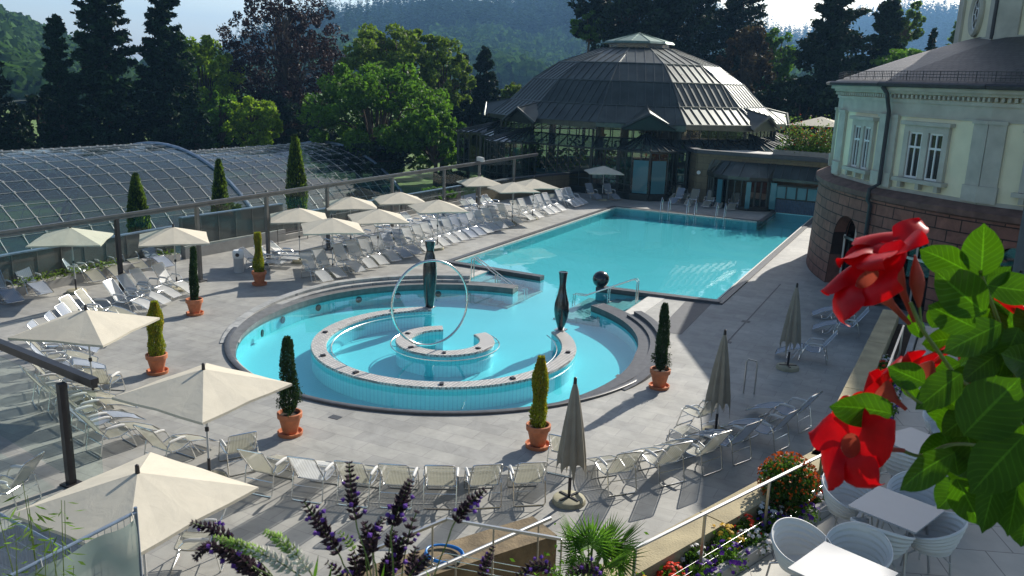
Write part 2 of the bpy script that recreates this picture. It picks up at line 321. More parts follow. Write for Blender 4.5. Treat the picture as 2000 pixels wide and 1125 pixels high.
def leafquads(C, size, axis=None, spread=1.0, asp=.5):
    C = np.asarray(C, float); n = len(C); u = rng.normal(size=(n, 3))
    if axis is not None: u = np.asarray(axis)*1.0 + u*spread
    u = unit(u); w = unit(np.cross(u, rng.normal(size=(n, 3)))); sz = (np.asarray(size)*np.ones(n))[:, None]*rng.uniform(.6, 1.3, (n, 1))
    V = np.stack([C - u*sz*.5, C + w*sz*.5*asp, C + u*sz*.5, C - w*sz*.5*asp], 1)
    return V.reshape(-1, 3), np.arange(4*n).reshape(n, 4)
def leaves(name, C, size, mt, parent=None, axis=None, spread=1.0, asp=.5):
    V, F = leafquads(C, size, axis, spread, asp); return npmesh(name, V, F, mt, parent)
ORD = 'first second third fourth fifth sixth seventh eighth ninth tenth eleventh twelfth thirteenth fourteenth fifteenth sixteenth seventeenth eighteenth nineteenth twentieth'.split() + ['twenty-' + w for w in 'first second third fourth fifth sixth seventh eighth ninth'.split()] + ['thirtieth']
# ================================================================== SETTING
CX, CY = -13.4, 22.3; RH = 6.6
def arc(cx, cy, r, a0, a1, n): return [(cx + r*cos(a0 + (a1 - a0)*i/n), cy + r*sin(a0 + (a1 - a0)*i/n)) for i in range(n + 1)]
def pool_outline():
    a0 = atan2(5.77, -3.2); a1 = 2*pi + atan2(5.32, 3.9)
    return [(-18.8, 31.1), (-16.6, 31.1)] + arc(CX, CY, RH, a0, a1, 72) + [(-9.5, 31.1), (-7, 31.1), (-7, 56.7), (-9.7, 56.7), (-9.7, 52), (-18.8, 52)]
OUT = pool_outline()
def fill(name, loops, z, mt, kind='structure'):
    bm = bmesh.new()
    for lp in loops:
        vs = [bm.verts.new((x, y, z)) for x, y in lp]
        for a, b in zip(vs, vs[1:] + vs[:1]): bm.edges.new((a, b))
    bmesh.ops.triangle_fill(bm, use_beauty=True, use_dissolve=False, edges=bm.edges[:])
    for f in bm.faces:
        f.normal_update()
        if f.normal.z < 0: f.normal_flip()
    me = bpy.data.meshes.new(name); bm.to_mesh(me); bm.free(); me.materials.append(M[mt])
    o = bpy.data.objects.new(name, me); COL.objects.link(o); tag(o, kind=kind); return o
fill('pool_deck', [[(-29.2, -4), (10, -4), (10, 62), (-29.2, 62)], OUT], 0, 'deck')
fill('pool_floor', [OUT], -.55, 'pooltile')
wm = MB()
for (x0, y0), (x1, y1) in zip(OUT, OUT[1:] + OUT[:1]): wm.quad((x0, y0, -1.2), (x1, y1, -1.2), (x1, y1, -.002), (x0, y0, -.002), [(x0 + y0, 0), (x1 + y1, 0), (x1 + y1, 1.2), (x0 + y0, 1.2)])
tag(wm.build('pool_side', 'pooltile'), kind='structure')
WZ = -.035
fill('water', [OUT], WZ, 'water')
# main pool coping: low dark kerb with a pale gutter line
cp = MB(); gp = MB()
def kerb(pts, w=.24, z=.05, g=.05):
    cp.wall(pts, -.3, z, w)
kerb([(-18.95, 31.1), (-18.95, 52.15), (-9.55, 52.15), (-9.55, 56.7)]); kerb([(-6.85, 30.95), (-6.85, 56.7)])
for a, b in (((-18.72, 31.4), (-18.72, 51.9)), ((-7.06, 31.2), (-7.06, 56.6)), ((-18.7, 51.93), (-9.72, 51.93))): gp.wall([a, b], -.06, .025, .07)
tag(cp.build('pool_kerb', 'coping'), kind='structure'); tag(gp.build('gutter', 'paleslab'), kind='structure')
# walls between the two basins
def wallthing(name, label, build, mt):
    w = MB(); build(w); o = w.build(name, mt); u = MB(); k = [v for v in w.v]; lo = sorted({(round(x, 3), round(y, 3)) for x, y, z in k}, key=lambda p: p[0])
    a, b = (Vector((*lo[0], 0)) + Vector((*lo[1], 0)))/2, (Vector((*lo[2], 0)) + Vector((*lo[3], 0)))/2; u.wall([(a.x, a.y), (b.x, b.y)], -1.2, -.092, .30); u.build('tiled_face', 'pooltile', o); return tag(o, label, 'pool wall')
wallthing('basin_wall', 'low dark wall between the big pool and the steps beside the white strip, steel handrail before it', lambda w: w.wall([(-18.9, 31.2), (-14.15, 30.95)], -.09, .1, .36), 'coping')
wallthing('basin_wall', 'low dark wall carrying the black ball at its end', lambda w: w.wall([(-11.6, 30.6), (-6.85, 31.1)], -.09, .1, .36), 'coping')
# stepped ring round the round basin
def ringwall(name, label, tiers, a0, a1, mt, taper=None):
    w = MB(); n = max(8, int(abs(a1 - a0)*14))
    for r0, r1, z in tiers:
        zb = -.1 if r0 < 6.2 else -.02; rows = []
        for i in range(n + 1):
            a = a0 + (a1 - a0)*i/n; f = 1 if taper is None else max(.08, min(1, (taper[1] - math.degrees(a))/(taper[1] - taper[0]))); g = 1 - f if tiers[0][0] < 6.2 else 0; rr = lambda r: r + max(0, 6.615 - r)*g
            rows.append([(CX + rr(r)*cos(a), CY + rr(r)*sin(a), z0) for r, z0 in ((r0, zb), (r0, z*f), (r1, z*f), (r1, zb))])
        vs = [p for r_ in rows for p in r_]; uv = [((a0 + (a1 - a0)*(i//4)/n)*6, vs[i][2] + (i % 4 > 1)*.3) for i in range(len(vs))]
        w.add(vs, [(i*4 + j, (i+1)*4 + j, (i+1)*4 + j + 1, i*4 + j + 1) for i in range(n) for j in range(3)] + [(0, 1, 2, 3), (n*4 + 3, n*4 + 2, n*4 + 1, n*4)], uv)
    o = tag(w.build(name, mt, smooth=True), label, 'pool edge')
    if tiers[0][0] < 6.2:
        u = MB(); vs = []
        for i in range(n + 1):
            a = a0 + (a1 - a0)*i/n; f = 1 if taper is None else max(.08, min(1, (taper[1] - math.degrees(a))/(taper[1] - taper[0]))); r = 6.02 + .58*(1 - f); vs += [(CX + r*cos(a), CY + r*sin(a), -1.2), (CX + r*cos(a), CY + r*sin(a), -.11)]
        u.add(vs, [(2*i, 2*i + 2, 2*i + 3, 2*i + 1) for i in range(n)]); u.build('tiled_face', 'pooltile', o)
        for a in ((a0,) if a0 > .1 else (a1,)): MB().add([(CX + r*cos(a), CY + r*sin(a), z) for r, z in ((6.02, -1.2), (6.6, -1.2), (6.6, -.11), (6.02, -.11))], [(0, 1, 2, 3)]).build('tiled_end', 'pooltile', o)
    return o
ringwall('ring_ledge', 'dark inner ledge sweeping round the far left of the round basin', [(6.0, 6.62, .13)], R_(97), R_(238), 'ledge', (188, 240))
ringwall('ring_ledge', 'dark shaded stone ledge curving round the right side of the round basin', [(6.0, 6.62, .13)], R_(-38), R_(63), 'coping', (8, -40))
ringwall('stepped_edge', 'grey stone steps curving round the left of the round basin', [(6.36, 6.62, .22), (6.62, 6.92, .34)], R_(114), R_(222), 'greystone', (160, 222))
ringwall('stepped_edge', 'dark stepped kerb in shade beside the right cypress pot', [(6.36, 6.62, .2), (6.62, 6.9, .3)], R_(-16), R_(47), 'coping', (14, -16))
w = MB()
w.lathe([(6.62, -.3), (6.62, .06), (6.64, .07), (6.76, .07), (6.78, .06), (6.78, -.02)], 90, (CX, CY, 0), R_(206), R_(352))
tag(w.build('round_basin_kerb', 'coping', smooth=True), 'thin dark kerb along the near side of the round basin', 'pool edge')
w = MB(); w.lathe([(6.55, -.3), (6.55, .012), (6.62, .014), (6.62, -.3)], 90, (CX, CY, 0), R_(222), R_(345)); tag(w.build('overflow_gutter', 'paleslab', smooth=True), 'pale overflow gutter inside the dark kerb of the round basin', 'gutter')
# steps into the passage between the basins
def steps(label, x0, dx, mt, ya, yb):
    t = thing('water_steps', label, 'steps', ((x0), (ya + yb)/2, 0))
    for i in range(6):
        MB().box((dx*(i + .5)*.42, 0, -.60 - .075*(i + 1)), (.42, yb - ya, 1.1)).build('step', mt, t)
steps('grey steps going down into the water behind the round basin, steel handrail on them', -16.6, 1, 'greystone', 27.75, 30.9)
steps('shaded grey steps going down into the water under the black ball', -9.5, -1, 'greystone', 27.4, 30.9)
for (p, q, lb) in (((-16.72, 27.6), (-16.72, 30.95), 'left'), ((-9.2, 27.3), (-9.2, 31.0), 'right')):
    pass
w = MB().box((-16.78, 29.3, .002), (.34, 3.3, .012)); tag(w.build('step_edge', 'paleslab'), kind='structure')
w = MB().box((-9.15, 29.1, .002), (.62, 3.4, .012)); tag(w.build('step_edge', 'paleslab'), kind='structure')
w = MB().add([(-8.05, 30.75, .006), (-7.1, 30.8, .006), (-6.95, 26.3, .006), (-7.75, 26.2, .006)], [(3, 2, 1, 0)]); tag(w.build('paving_strip', 'darkslab'), kind='structure')
w = MB().box((-5.45, 31, .003), (.05, 9.5, .008)); tag(w.build('drain', 'darkslab'), kind='structure')
# spiral rings standing in the basin
SX, SY = -12.92, 21.32
def spiral(name, label, ro, ri, a0, a1, z, sub):
    t = thing(name, label, 'pool ring', (SX, SY, 0)); n = int((a1 - a0)*18)
    b = MB(); b.lathe([(ro, -1.16), (ro, z)], n, a0=a0, a1=a1, uvr=ro); b.lathe([(ri, z), (ri, -1.16)], n, a0=a0, a1=a1, uvr=ri)
    for a in (a0, a1): b.quad((ri*cos(a), ri*sin(a), -1.16), (ro*cos(a), ro*sin(a), -1.16), (ro*cos(a), ro*sin(a), z), (ri*cos(a), ri*sin(a), z), [(0, 0), (.4, 0), (.4, 1), (0, 1)])
    b.build('side_wall', 'ringside', t, True)
    MB().lathe([(ro + .02, z - .03), (ro, z + .03), (ri, z + .03), (ri - .02, z - .03)], n, a0=a0, a1=a1).build('mosaic_top', 'ringtop', t, True)
    rp = []
    for k in range(n + 1):
        a = a0 + (a1 - a0)*k/n; rp.append((sub*cos(a), sub*sin(a), z - .09))
    h = MB().tube(rp, .018, 6)
    for k in range(3, n, 9):
        a = a0 + (a1 - a0)*k/n; h.tube([(sub*cos(a), sub*sin(a), z - .09), (((ri if sub < ri else ro))*cos(a), ((ri if sub < ri else ro))*sin(a), z - .12)], .012, 5)
    h.build('grab_rail', 'chrome', t)
    return t
t1 = spiral('spiral_ring', 'large open mosaic ring wall standing in the round basin', 4.0, 3.58, R_(129), R_(409), .06, 3.42)
t2 = spiral('spiral_ring', 'small curled mosaic ring at the centre of the round basin', 1.5, 1.06, R_(125), R_(424), .10, 1.66)
for k, a in enumerate((150, 200, 235, 262, 300, 330, 375)):
    a = R_(a); c = Vector((3.8*cos(a), 3.8*sin(a), .10)); o = MB().box(c, (.14, .11, .07), a).build('spout', 'darkmetal', t1)
for k, a in enumerate((185, 250, 300, 350)):
    a = R_(a); MB().box((1.3*cos(a), 1.3*sin(a), .14), (.14, .1, .05), a).build('spout', 'darkmetal', t2)
# bubbling jets and drains on the basin wall
for i, a in enumerate((205, 190, 172, 155, 140, 125, 20, 10, 0, -12)):
    a = R_(a); tag(MB().lathe([(.001, 0), (.12, 0), (.12, .03), (.001, .03)], 14).build('water_jet', 'darkslab'), 'dark round nozzle on the inner wall of the round basin', 'nozzle', 'nozzles under the basin ledge')
    o = COL.objects[-1] if False else bpy.context.scene.objects[-1]
    o.location = (CX + 5.99*cos(a), CY + 5.99*sin(a), -.26); o.rotation_euler = (0, R_(90), a)
# ------------------------------------------------------------------ ground, hills, forests
def groundz(x, y):
    s = min(1, max(0, (-29 - x)/9)); s = s*s*(3 - 2*s); z = -1.8 - 2.6*s if x < -29 else -1.8
    if y > 62: z = -1.8 - 1.5*s
    return z
N = 90; V = []; F = []
gx = np.concatenate([np.linspace(-2600, -140, 14), np.linspace(-130, 80, 70), np.linspace(90, 1500, 12)]); gy = np.concatenate([np.linspace(-300, -10, 8), np.linspace(-5, 140, 50), np.linspace(150, 3000, 16)])
for y in gy:
    for x in gx: V.append((x, y, groundz(x, y)))
F = [(j*len(gx) + i, j*len(gx) + i + 1, (j+1)*len(gx) + i + 1, (j+1)*len(gx) + i) for j in range(len(gy) - 1) for i in range(len(gx) - 1)]
tag(npmesh('ground', V, F, 'grass'), kind='structure')
def azel(px, py): d = ray(px, py); return atan2(d.x, d.y), atan2(d.z, hypot(d.x, d.y))
def hill(name, sky, d0, d1, base, lower):
    A = [azel(*p) for p in sky]; az = np.array([a for a, e in A]); el = np.array([e for a, e in A])
    a = np.linspace(az[0], az[-1], 90); e = np.interp(a, az, el) - R_(lower); t = np.linspace(0, 1.6, 40); V = []
    for ti in t:
        d = d0 + (d1 - d0)*ti; h = np.where(ti <= 1, (ti*ti*(3 - 2*ti)) if ti <= 1 else 1, 1 - (ti - 1)*.8)
        zt = 8 + d1*np.tan(e); z = base + (zt - base)*h + np.sin(a*37 + ti*5)*2.5*(ti < 1)*d1/600
        V.append(np.stack([np.sin(a)*d, np.cos(a)*d, z], 1))
    V = np.stack(V); na = len(a); F = [(j*na + i, j*na + i + 1, (j+1)*na + i + 1, (j+1)*na + i) for j in range(len(t) - 1) for i in range(na - 1)]
    o = npmesh(name, V.reshape(-1, 3), F, 'hillfloor'); tag(o, kind='structure')
    return V
M['hillfloor'] = mat('forest_floor', (.03, .05, .02), .95, var=.4, scale=.05)
def blob(n, r=.5):
    P = unit(rng.normal(size=(n, 3)))*r*rng.uniform(.75, 1.05, (n, 1)); P[:, 2] = P[:, 2]*.85
    nn = unit(P + rng.normal(size=(n, 3))*.12); u = unit(np.cross(nn, rng.normal(size=(n, 3)))); w = np.cross(nn, u); s = rng.uniform(.085, .17, (n, 1))
    return np.stack([P - u*s, P + w*s*.8, P + u*s, P - w*s*.8], 1)      # n,4,3
def spruce(n):
    out = []
    for k in range(n):
        f = rng.uniform(0, 1); z = f*1.6 - .1; r = (1 - f)*.36 + .03; a = rng.uniform(0, 2*pi); d = np.array([cos(a), sin(a), -.35]); s = np.array([-sin(a), cos(a), 0])*(.14*(1 - f) + .05)
        b = np.array([0, 0, z + .12]); tip = b + d*r*1.25; out.append([b, (b + tip)/2 + s, tip, (b + tip)/2 - s])
    return np.array(out)
def forest(name, label, V, n, protos, size, t0, t1, mt, conif=None):
    nt_, na = V.shape[:2]; out = []
    for k in range(n):
        ti = rng.uniform(t0, t1)*(nt_ - 2); ai = rng.uniform(0, na - 1.001); i, j = int(ti), int(ai); fi, fj = ti - i, ai - j
        p = (V[i, j]*(1 - fi)*(1 - fj) + V[i+1, j]*fi*(1 - fj) + V[i, j+1]*(1 - fi)*fj + V[i+1, j+1]*fi*fj)
        s = size*rng.uniform(.65, 1.35); P = protos[rng.integers(len(protos))]; a = rng.uniform(0, 2*pi); c, q = cos(a), sin(a)
        X = P @ np.array([[c, q, 0], [-q, c, 0], [0, 0, rng.uniform(.85, 1.25)]])*s; out.append(X + p + np.array([0, 0, .22*s]))
    Q = np.concatenate(out); return tag(npmesh(name, Q.reshape(-1, 3), np.arange(len(Q)*4).reshape(-1, 4), mt), label, 'forest', kind='stuff')
bl = [blob(95) for _ in range(4)]; sp = [spruce(40) for _ in range(4)]
V1 = hill('hill', [(-500, -260), (-250, -110), (0, 18), (90, 62), (170, 100), (250, 130), (330, 180), (460, 240)], 250, 560, -4, .75)
forest('forest', 'broadleaf forest covering the near hillside behind the dark conifers', V1, 2300, bl, 11, .02, .66, 'f_forest')
V2 = hill('hill', [(300, 150), (420, 105), (560, 60), (640, 20), (760, 13), (900, 5), (1000, -6), (1150, -12), (1300, 0), (1420, 40), (1520, 85), (1650, 150)], 450, 1500, -4, 1.1)
forest('forest', 'hazy mixed forest on the lower slope of the central hill', V2, 2800, bl, 19, .02, .45, 'f_forest')
forest('forest', 'dark spruce forest along the upper slope of the central hill', V2, 4600, sp, 18, .3, .66, 'f_conifer')
V3 = hill('hill', [(1380, 110), (1500, 74), (1600, 60), (1700, 40), (1780, 30), (1870, 22), (2000, 5), (2200, -20)], 1300, 2700, -4, .7)
forest('forest', 'pale blue spruce forest on the farthest hill', V3, 3200, sp, 27, .2, .66, 'f_conifer')
# air between here and the hills
hz = MB().box((-700, 1350, 125), (6400, 4900, 330)); ho = hz.build('haze', 'dark'); tag(ho, kind='stuff')
hm = bpy.data.materials.new('haze_air'); hm.use_nodes = True; hn = hm.node_tree.nodes; hn.remove(hn['Principled BSDF'])
pv = hn.new('ShaderNodeVolumePrincipled'); pv.inputs['Color'].default_value = (.28, .57, 1.0, 1); pv.inputs['Density'].default_value = .00024; pv.inputs['Anisotropy'].default_value = .2
hm.node_tree.links.new(pv.outputs[0], hn['Material Output'].inputs['Volume']); ho.data.materials.clear(); ho.data.materials.append(hm)
# lawn and path beyond the windscreen
pp = [at_d(860, 372, 56), at_d(905, 345, 70), at_d(930, 352, 70), at_d(905, 385, 56)]
w = MB().add([(-33, 50, -2.2), (-36, 66, -2.6), (-34, 68, -2.6), (-30.2, 52, -2.0)], [(0, 1, 2, 3)]); 
# ================================================================== LEFT: windscreen, parapet, glass vaults
ra, rb = G(0, 454, 3.0), G(1050, 300, 3.0); rdir = (rb - ra).normalized(); rdir.z = 0
ra = ra - rdir*6
def onrail(y): return ra.x + (rb.x - ra.x)*(y - ra.y)/(rb.y - ra.y)
ws = thing('glass_windscreen', 'long tall glass windscreen with grey rail running beside the loungers towards the domed pavilion', 'glass fence', (onrail(30), 30, 0))
def loc(o, p): return Vector(p) - o.location
MB().bar(loc(ws, (ra.x, ra.y, 3.0)), loc(ws, (rb.x, rb.y, 3.0)), .11, .08).bar(loc(ws, (ra.x, ra.y, 2.9)), loc(ws, (rb.x, rb.y, 2.9)), .07, .09).build('top_rail', 'greymetal', ws)
PY_ = [14.2, 19.4, 22.9, 26.6, 30.5, 35.6, 40.6, 44.6, 49.2]
for y in PY_:
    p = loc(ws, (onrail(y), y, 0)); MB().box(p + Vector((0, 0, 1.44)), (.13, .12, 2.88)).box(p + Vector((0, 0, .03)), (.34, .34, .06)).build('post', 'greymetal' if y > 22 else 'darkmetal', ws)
ys = [ra.y] + PY_ + [rb.y]
for a, b in zip(ys, ys[1:]):
    a += .12; b -= .12
    MB().bar(loc(ws, (onrail(a) - .02, a, 2.1)), loc(ws, (onrail(b) - .02, b, 2.1)), .02, 1.5).build('glass_pane', 'screen', ws)
lt = thing('spotlight', 'grey double spotlight box on top of the windscreen post', 'lamp', (onrail(44.6), 44.6, 3.07))
MB().box((0, 0, .12), (.26, .26, .24)).build('housing', 'bin', lt); MB().lathe([(.001, .2), (.1, .2), (.13, -.05), (.001, -.05)], 12, (.25, -.1, .02)).build('lamp_head', 'bin', lt)
# near length of the windscreen, lower left
n0, n1, n2 = G(-220, 552, 2.26), G(118, 733, 2.26), G(185, 745, 2.26)
ns = thing('glass_windscreen', 'near windscreen with thick black handrail ending beside the big parasols', 'glass fence', (n1.x, n1.y, 0)); n0 = n1 + (n1 - n2)*5.5 ; n0 = Vector((n0.x, n0.y, 2.26)); e0 = G(0, 670, 2.26); dr = (n2 - e0).normalized(); n0 = e0 - dr*3
MB().bar(loc(ns, n0), loc(ns, n2), .16, .1).bar(loc(ns, n0 - Vector((0, 0, .09))), loc(ns, n2 - Vector((0, 0, .09))), .1, .08).build('top_rail', 'darkmetal', ns)
MB().box((0, 0, 1.05), (.13, .15, 2.1), atan2(dr.y, dr.x)).box((0, 0, .02), (.3, .3, .04)).build('post', 'darkmetal', ns)
MB().bar(loc(ns, n0 - Vector((0, 0, 1.15))), loc(ns, n1 - dr*.12 - Vector((0, 0, 1.15))), .015, 1.9).build('glass_pane', 'screen', ns)
MB().bar(loc(ns, n1 + dr*.12 - Vector((0, 0, 1.15))), loc(ns, n2 - Vector((0, 0, 1.15))), .015, 1.9).build('glass_pane', 'screen', ns)
# zinc parapet
def parapet(label, x0, y0, x1, y1, z0, z1):
    t = thing('panel_wall', label, 'panel wall', (x0, y0, 0)); L = hypot(x1 - x0, y1 - y0); d = Vector(((x1 - x0)/L, (y1 - y0)/L, 0))
    MB().bar((0, 0, (z0 + z1)/2), d*L + Vector((0, 0, (z0 + z1)/2)), .12, z1 - z0).build('panels', 'zinc', t)
    sm = MB(); k = 0
    while k < L: sm.bar(d*k + Vector((.0, 0, z0)), d*k + Vector((.0, 0, z1 - .01)), .16, .05, (0, 1, 0)); k += .95
    sm.build('seam', 'greymetal', t); MB().bar((0, 0, z1 + .02), d*L + Vector((0, 0, z1 + .02)), .22, .05).build('cap', 'galv', t)
    if z0 > .1: MB().bar((0.05, 0, z0/2), d*L + Vector((.05, 0, z0/2)), .3, z0).build('plinth', 'concrete', t)
    return t
parapet('long dark zinc panel wall behind the left row of loungers', -29.0, 2, -28.9, 25.3, .1, 1.35)
parapet('taller zinc panel wall on a concrete plinth behind the white litter bin', -28.5, 25.35, -28.0, 31.0, .55, 1.75)
parapet('low zinc panel wall behind the lounger rows and cream parasols', -28.1, 31.1, -27.4, 46.8, .25, 1.15)
t = thing('planting_trough', 'low concrete trough of creeping plants against the left zinc wall', 'trough', (-28.5, 12, 0))
MB().box((0, 0, .16), (.5, 26, .32)).build('trough', 'concrete', t)
P = np.stack([rng.uniform(-.3, .3, 2600), rng.uniform(-13, 13, 2600), rng.uniform(.3, .55, 2600)], 1); P = P[np.sin(P[:, 1]*2.1) + np.sin(P[:, 1]*.9 + 1) > -.2]
leaves('plants', P, .13, 'f_olive', t)
t = thing('tube_railing', 'low tube railing in front of the zinc wall behind the back row of loungers', 'railing', (-26.9, 38, 0))
h = MB()
for z in (.5, .95): h.tube([(-.5, -8, z), (.2, 8, z)], .022)
for k in range(9): h.tube([(-.5 + .0875*k, -8 + 2*k, 0), (-.5 + .0875*k, -8 + 2*k, .97)], .022)
h.build('rails', 'greymetal', t)
# glass barrel vaults in the garden
def vault(label, y0, y1, cx, R, ztop, slope):
    t = thing('glass_vault', label, 'greenhouse', (cx, (y0 + y1)/2, ztop - R)); zg = -4.6; amax = math.acos(max(-1, min(1, (zg - (ztop - R))/R))); n = 26; h = (y1 - y0)/2
    A = [-amax + 2*amax*k/n for k in range(n + 1)]
    def P(a, y, r=R): return Vector((r*sin(a) + slope*y, y, r*cos(a)))
    g = MB(); g.add([P(a, y) for y in (-h, h) for a in A], [(k, k + 1, n + 2 + k, n + 1 + k) for k in range(n)]); g.build('glass_shell', 'vaultglass', t, True)
    ny = max(4, round((y1 - y0)/1.25)); YS = [-h + 2*h*k/ny for k in range(ny + 1)]
    r_ = MB(); q = MB(); d = MB(); nd = MB()
    for y in YS: r_.tube([P(a, y, R + .03) for a in A], .019, 4, cap=False)
    for a in A: q.tube([P(a, -h, R + .03), P(a, h, R + .03)], .016, 4, cap=False)
    for i in range(len(YS) - 1):
        for k in range(n):
            if sin((A[k] + A[k+1])/2) < -.35: continue
            c = P((A[k] + A[k+1])/2, (YS[i] + YS[i+1])/2, R - .85)
            for (aa, yy) in ((A[k], YS[i]), (A[k+1], YS[i+1])): d.tube([P(aa, yy), c], .017, 3, cap=False)
            if i < len(YS) - 2: d.tube([c, P((A[k] + A[k+1])/2, (YS[i+1] + YS[i+2])/2, R - .85)], .02, 3, cap=False)
            o = P(A[k], YS[i], R + .04); nd.box(o, (.11, .11, .11))
    [r_.add(nd.v, nd.f)]; r_.build('ribs', 'bin', t); q.build('purlins', 'bin', t); d.build('space_frame', 'bin', t); pass
    for hh in (h, -h): MB().tube([P(a, hh, R + .05) for a in A], .13, 6).build('end_arch', 'galv', t)
    e = MB(); e.add([P(a, h - .05, R - .05) for a in A], [tuple(range(n + 1))]); e.build('end_glass', 'vaultglass', t)
    MB().box((0, 0, zg - (ztop - R) + .06), (2*R*sin(amax) - 1, 2*h - 1, .1)).build('floor', 'floorint', t)
    return t
vault('nearer glass barrel vault greenhouse at the left, higher than the other', 8, 43.3, -52.3, 11.7, 2.5, .10)
vault('farther glass barrel vault greenhouse, lower and behind the tall garden cypress', 43.8, 63.4, -52.3, 11.5, 1.5, .05)
# ================================================================== DOMED GLASS PAVILION
DC = Vector((-24.1, 70, 0)); PH = R_(-68.5)
pv_ = thing('domed_pavilion', 'glass pool pavilion under a many-sided dark metal dome with lantern', 'pavilion', DC)
def ring(r, z, k, n=12, off=.5): a = PH + 2*pi*(k + off)/n; return Vector((r*cos(a), r*sin(a), z))
TIER = [(12.3, 5.05), (10.6, 6.25), (8.8, 7.95), (6.7, 9.3), (3.0, 10.6)]
tierm = ['roofmetal']*4
def roofpanel(mb, sm, p0, p1, p2, p3, nseam, h=.05, w=.05):   # lower left, lower right, upper right, upper left
    mb.quad(p0, p1, p2, p3); nn = (p1 - p0).cross(p3 - p0).normalized()
    for k in range(nseam + 1):
        f = k/nseam; wd_ = (p1 - p0).length; wu = (p2 - p3).length; x = (f - .5)*wd_
        a = p0.lerp(p1, f)
        if wu >= wd_ - .01 or abs(x) <= wu/2: u = (abs(x) and x/wu + .5) if wu > 0 else .5; u = x/wu + .5; b = p3.lerp(p2, u)
        else:
            s_ = (wd_/2 - abs(x))/max(1e-6, (wd_ - wu)/2); e0, e1 = (p0, p3) if x < 0 else (p1, p2); b = e0.lerp(e1, max(0, min(1, s_)))
        if (b - a).length > .08: sm.bar(a + nn*h/2, b + nn*h/2, w, h, nn)
for ti in range(4):
    (r0, z0), (r1, z1) = TIER[ti], TIER[ti + 1]; b = MB(); s_ = MB()
    for k in range(12):
        p0, p1, p2, p3 = ring(r0, z0, k - 1), ring(r0, z0, k), ring(r1, z1, k), ring(r1, z1, k - 1)
        roofpanel(b, s_, p0, p1, p2, p3, 9 if ti < 2 else 7 if ti == 2 else 5)
        s_.tube([p0, p1], .07, 5); s_.tube([p1, p2], .06, 5)
    rt = b.build('roof_tier', 'roofmetal', pv_); s_.build('standing_seams', 'seam', rt)
e = MB()
for k in range(12):
    p0, p1 = ring(12.35, 5.05, k - 1), ring(12.35, 5.05, k); q0, q1 = ring(12.3, 4.75, k - 1), ring(12.3, 4.6, k); e.quad(q0, q1, p1, p0); e.quad(ring(11.2, 4.75, k - 1), ring(11.2, 4.75, k), q1, q0)
e.build('eaves_fascia', 'seam', pv_)
l_ = MB(); c_ = MB()
for k in range(12):
    l_.quad(ring(2.55, 10.45, k - 1), ring(2.55, 10.45, k), ring(2.55, 10.95, k), ring(2.55, 10.95, k - 1))
    c_.quad(ring(3.0, 10.95, k - 1), ring(3.0, 10.95, k), ring(2.85, 11.12, k), ring(2.85, 11.12, k - 1)); c_.add([ring(2.85, 11.12, k - 1), ring(2.85, 11.12, k), Vector((0, 0, 11.85))], [(0, 1, 2)])
    c_.tube([ring(2.85, 11.13, k), (0, 0, 11.87)], .035, 4); c_.quad(ring(3.0, 10.95, k), ring(3.0, 10.95, k - 1), ring(2.5, 10.93, k - 1), ring(2.5, 10.93, k))
ln = l_.build('lantern', 'paneglass', pv_); c_.build('lantern_cap', 'copper', ln)
# glazed drum, lean-to and bays
fr = MB(); gl = MB(); lg = MB(); lf = MB()
for k in range(12):
    a, b = ring(11.3, 0, k - 1), ring(11.3, 0, k); a2, b2 = ring(13.0, 0, k - 1), ring(13.0, 0, k); Z = lambda p, z: Vector((p.x, p.y, z))
    gl.quad(Z(a, 3.9), Z(b, 3.9), Z(b, 4.75), Z(a, 4.75)); gl.quad(Z(a2, .45), Z(b2, .45), Z(b2, 3.25), Z(a2, 3.25)); lg.quad(Z(a2, 3.25), Z(b2, 3.25), Z(b, 4.0), Z(a, 4.0))
    fr.bar(Z(a2, .22), Z(b2, .22), .2, .45); fr.bar(Z(a2, 3.25), Z(b2, 3.25), .12, .12); fr.bar(Z(a2, 1.1), Z(b2, 1.1), .07, .08); fr.bar(Z(a, 3.95), Z(b, 3.95), .1, .1); fr.bar(Z(a, 4.72), Z(b, 4.72), .12, .14)
    for j in range(7):
        p, q = a.lerp(b, j/7), a2.lerp(b2, j/7); wq = .20 if j == 0 else .07
        fr.bar(Z(q, .4), Z(q, 3.25), wq, wq, (0, 1, 0)); fr.bar(Z(p, 3.9), Z(p, 4.75), wq, wq, (0, 1, 0)); fr.bar(Z(q, 3.28), Z(p, 4.02), .06 if j else .14, .07)
gl.build('glazing', 'paneglass', pv_); lg.build('lean_to_roof', 'roofglass', pv_); fr.build('frame', 'frame', pv_)
w = MB().lathe([(.01, .03), (13, .03)], 36); w.build('floor', 'floorint', pv_)
w = MB()
for a in range(0, 360, 45): w.tube([(7.4*cos(R_(a)), 7.4*sin(R_(a)), 0), (7.4*cos(R_(a)), 7.4*sin(R_(a)), 8.6)], .22, 8)
w.build('inner_column', 'frame', pv_)
w = MB().lathe([(9.2, 0), (9.2, .9), (8.7, .9), (8.7, 0)], 24, a0=0, a1=pi*1.5); w.build('inner_basin', 'aqua', pv_)
w = MB().lathe([(11.0, 2.1), (11.0, 3.2)], 24, a0=R_(20), a1=R_(95)); w.build('blind', 'dark', pv_)
P = []
for k in range(16):
    a = rng.uniform(0, 2*pi); r = rng.uniform(5, 12); c = np.array([r*cos(a), r*sin(a), 1.2]); P.append(c + rng.normal(size=(140, 3))*[.5, .5, .7])
leaves('indoor_plants', np.concatenate(P), .5, 'f_green', pv_)
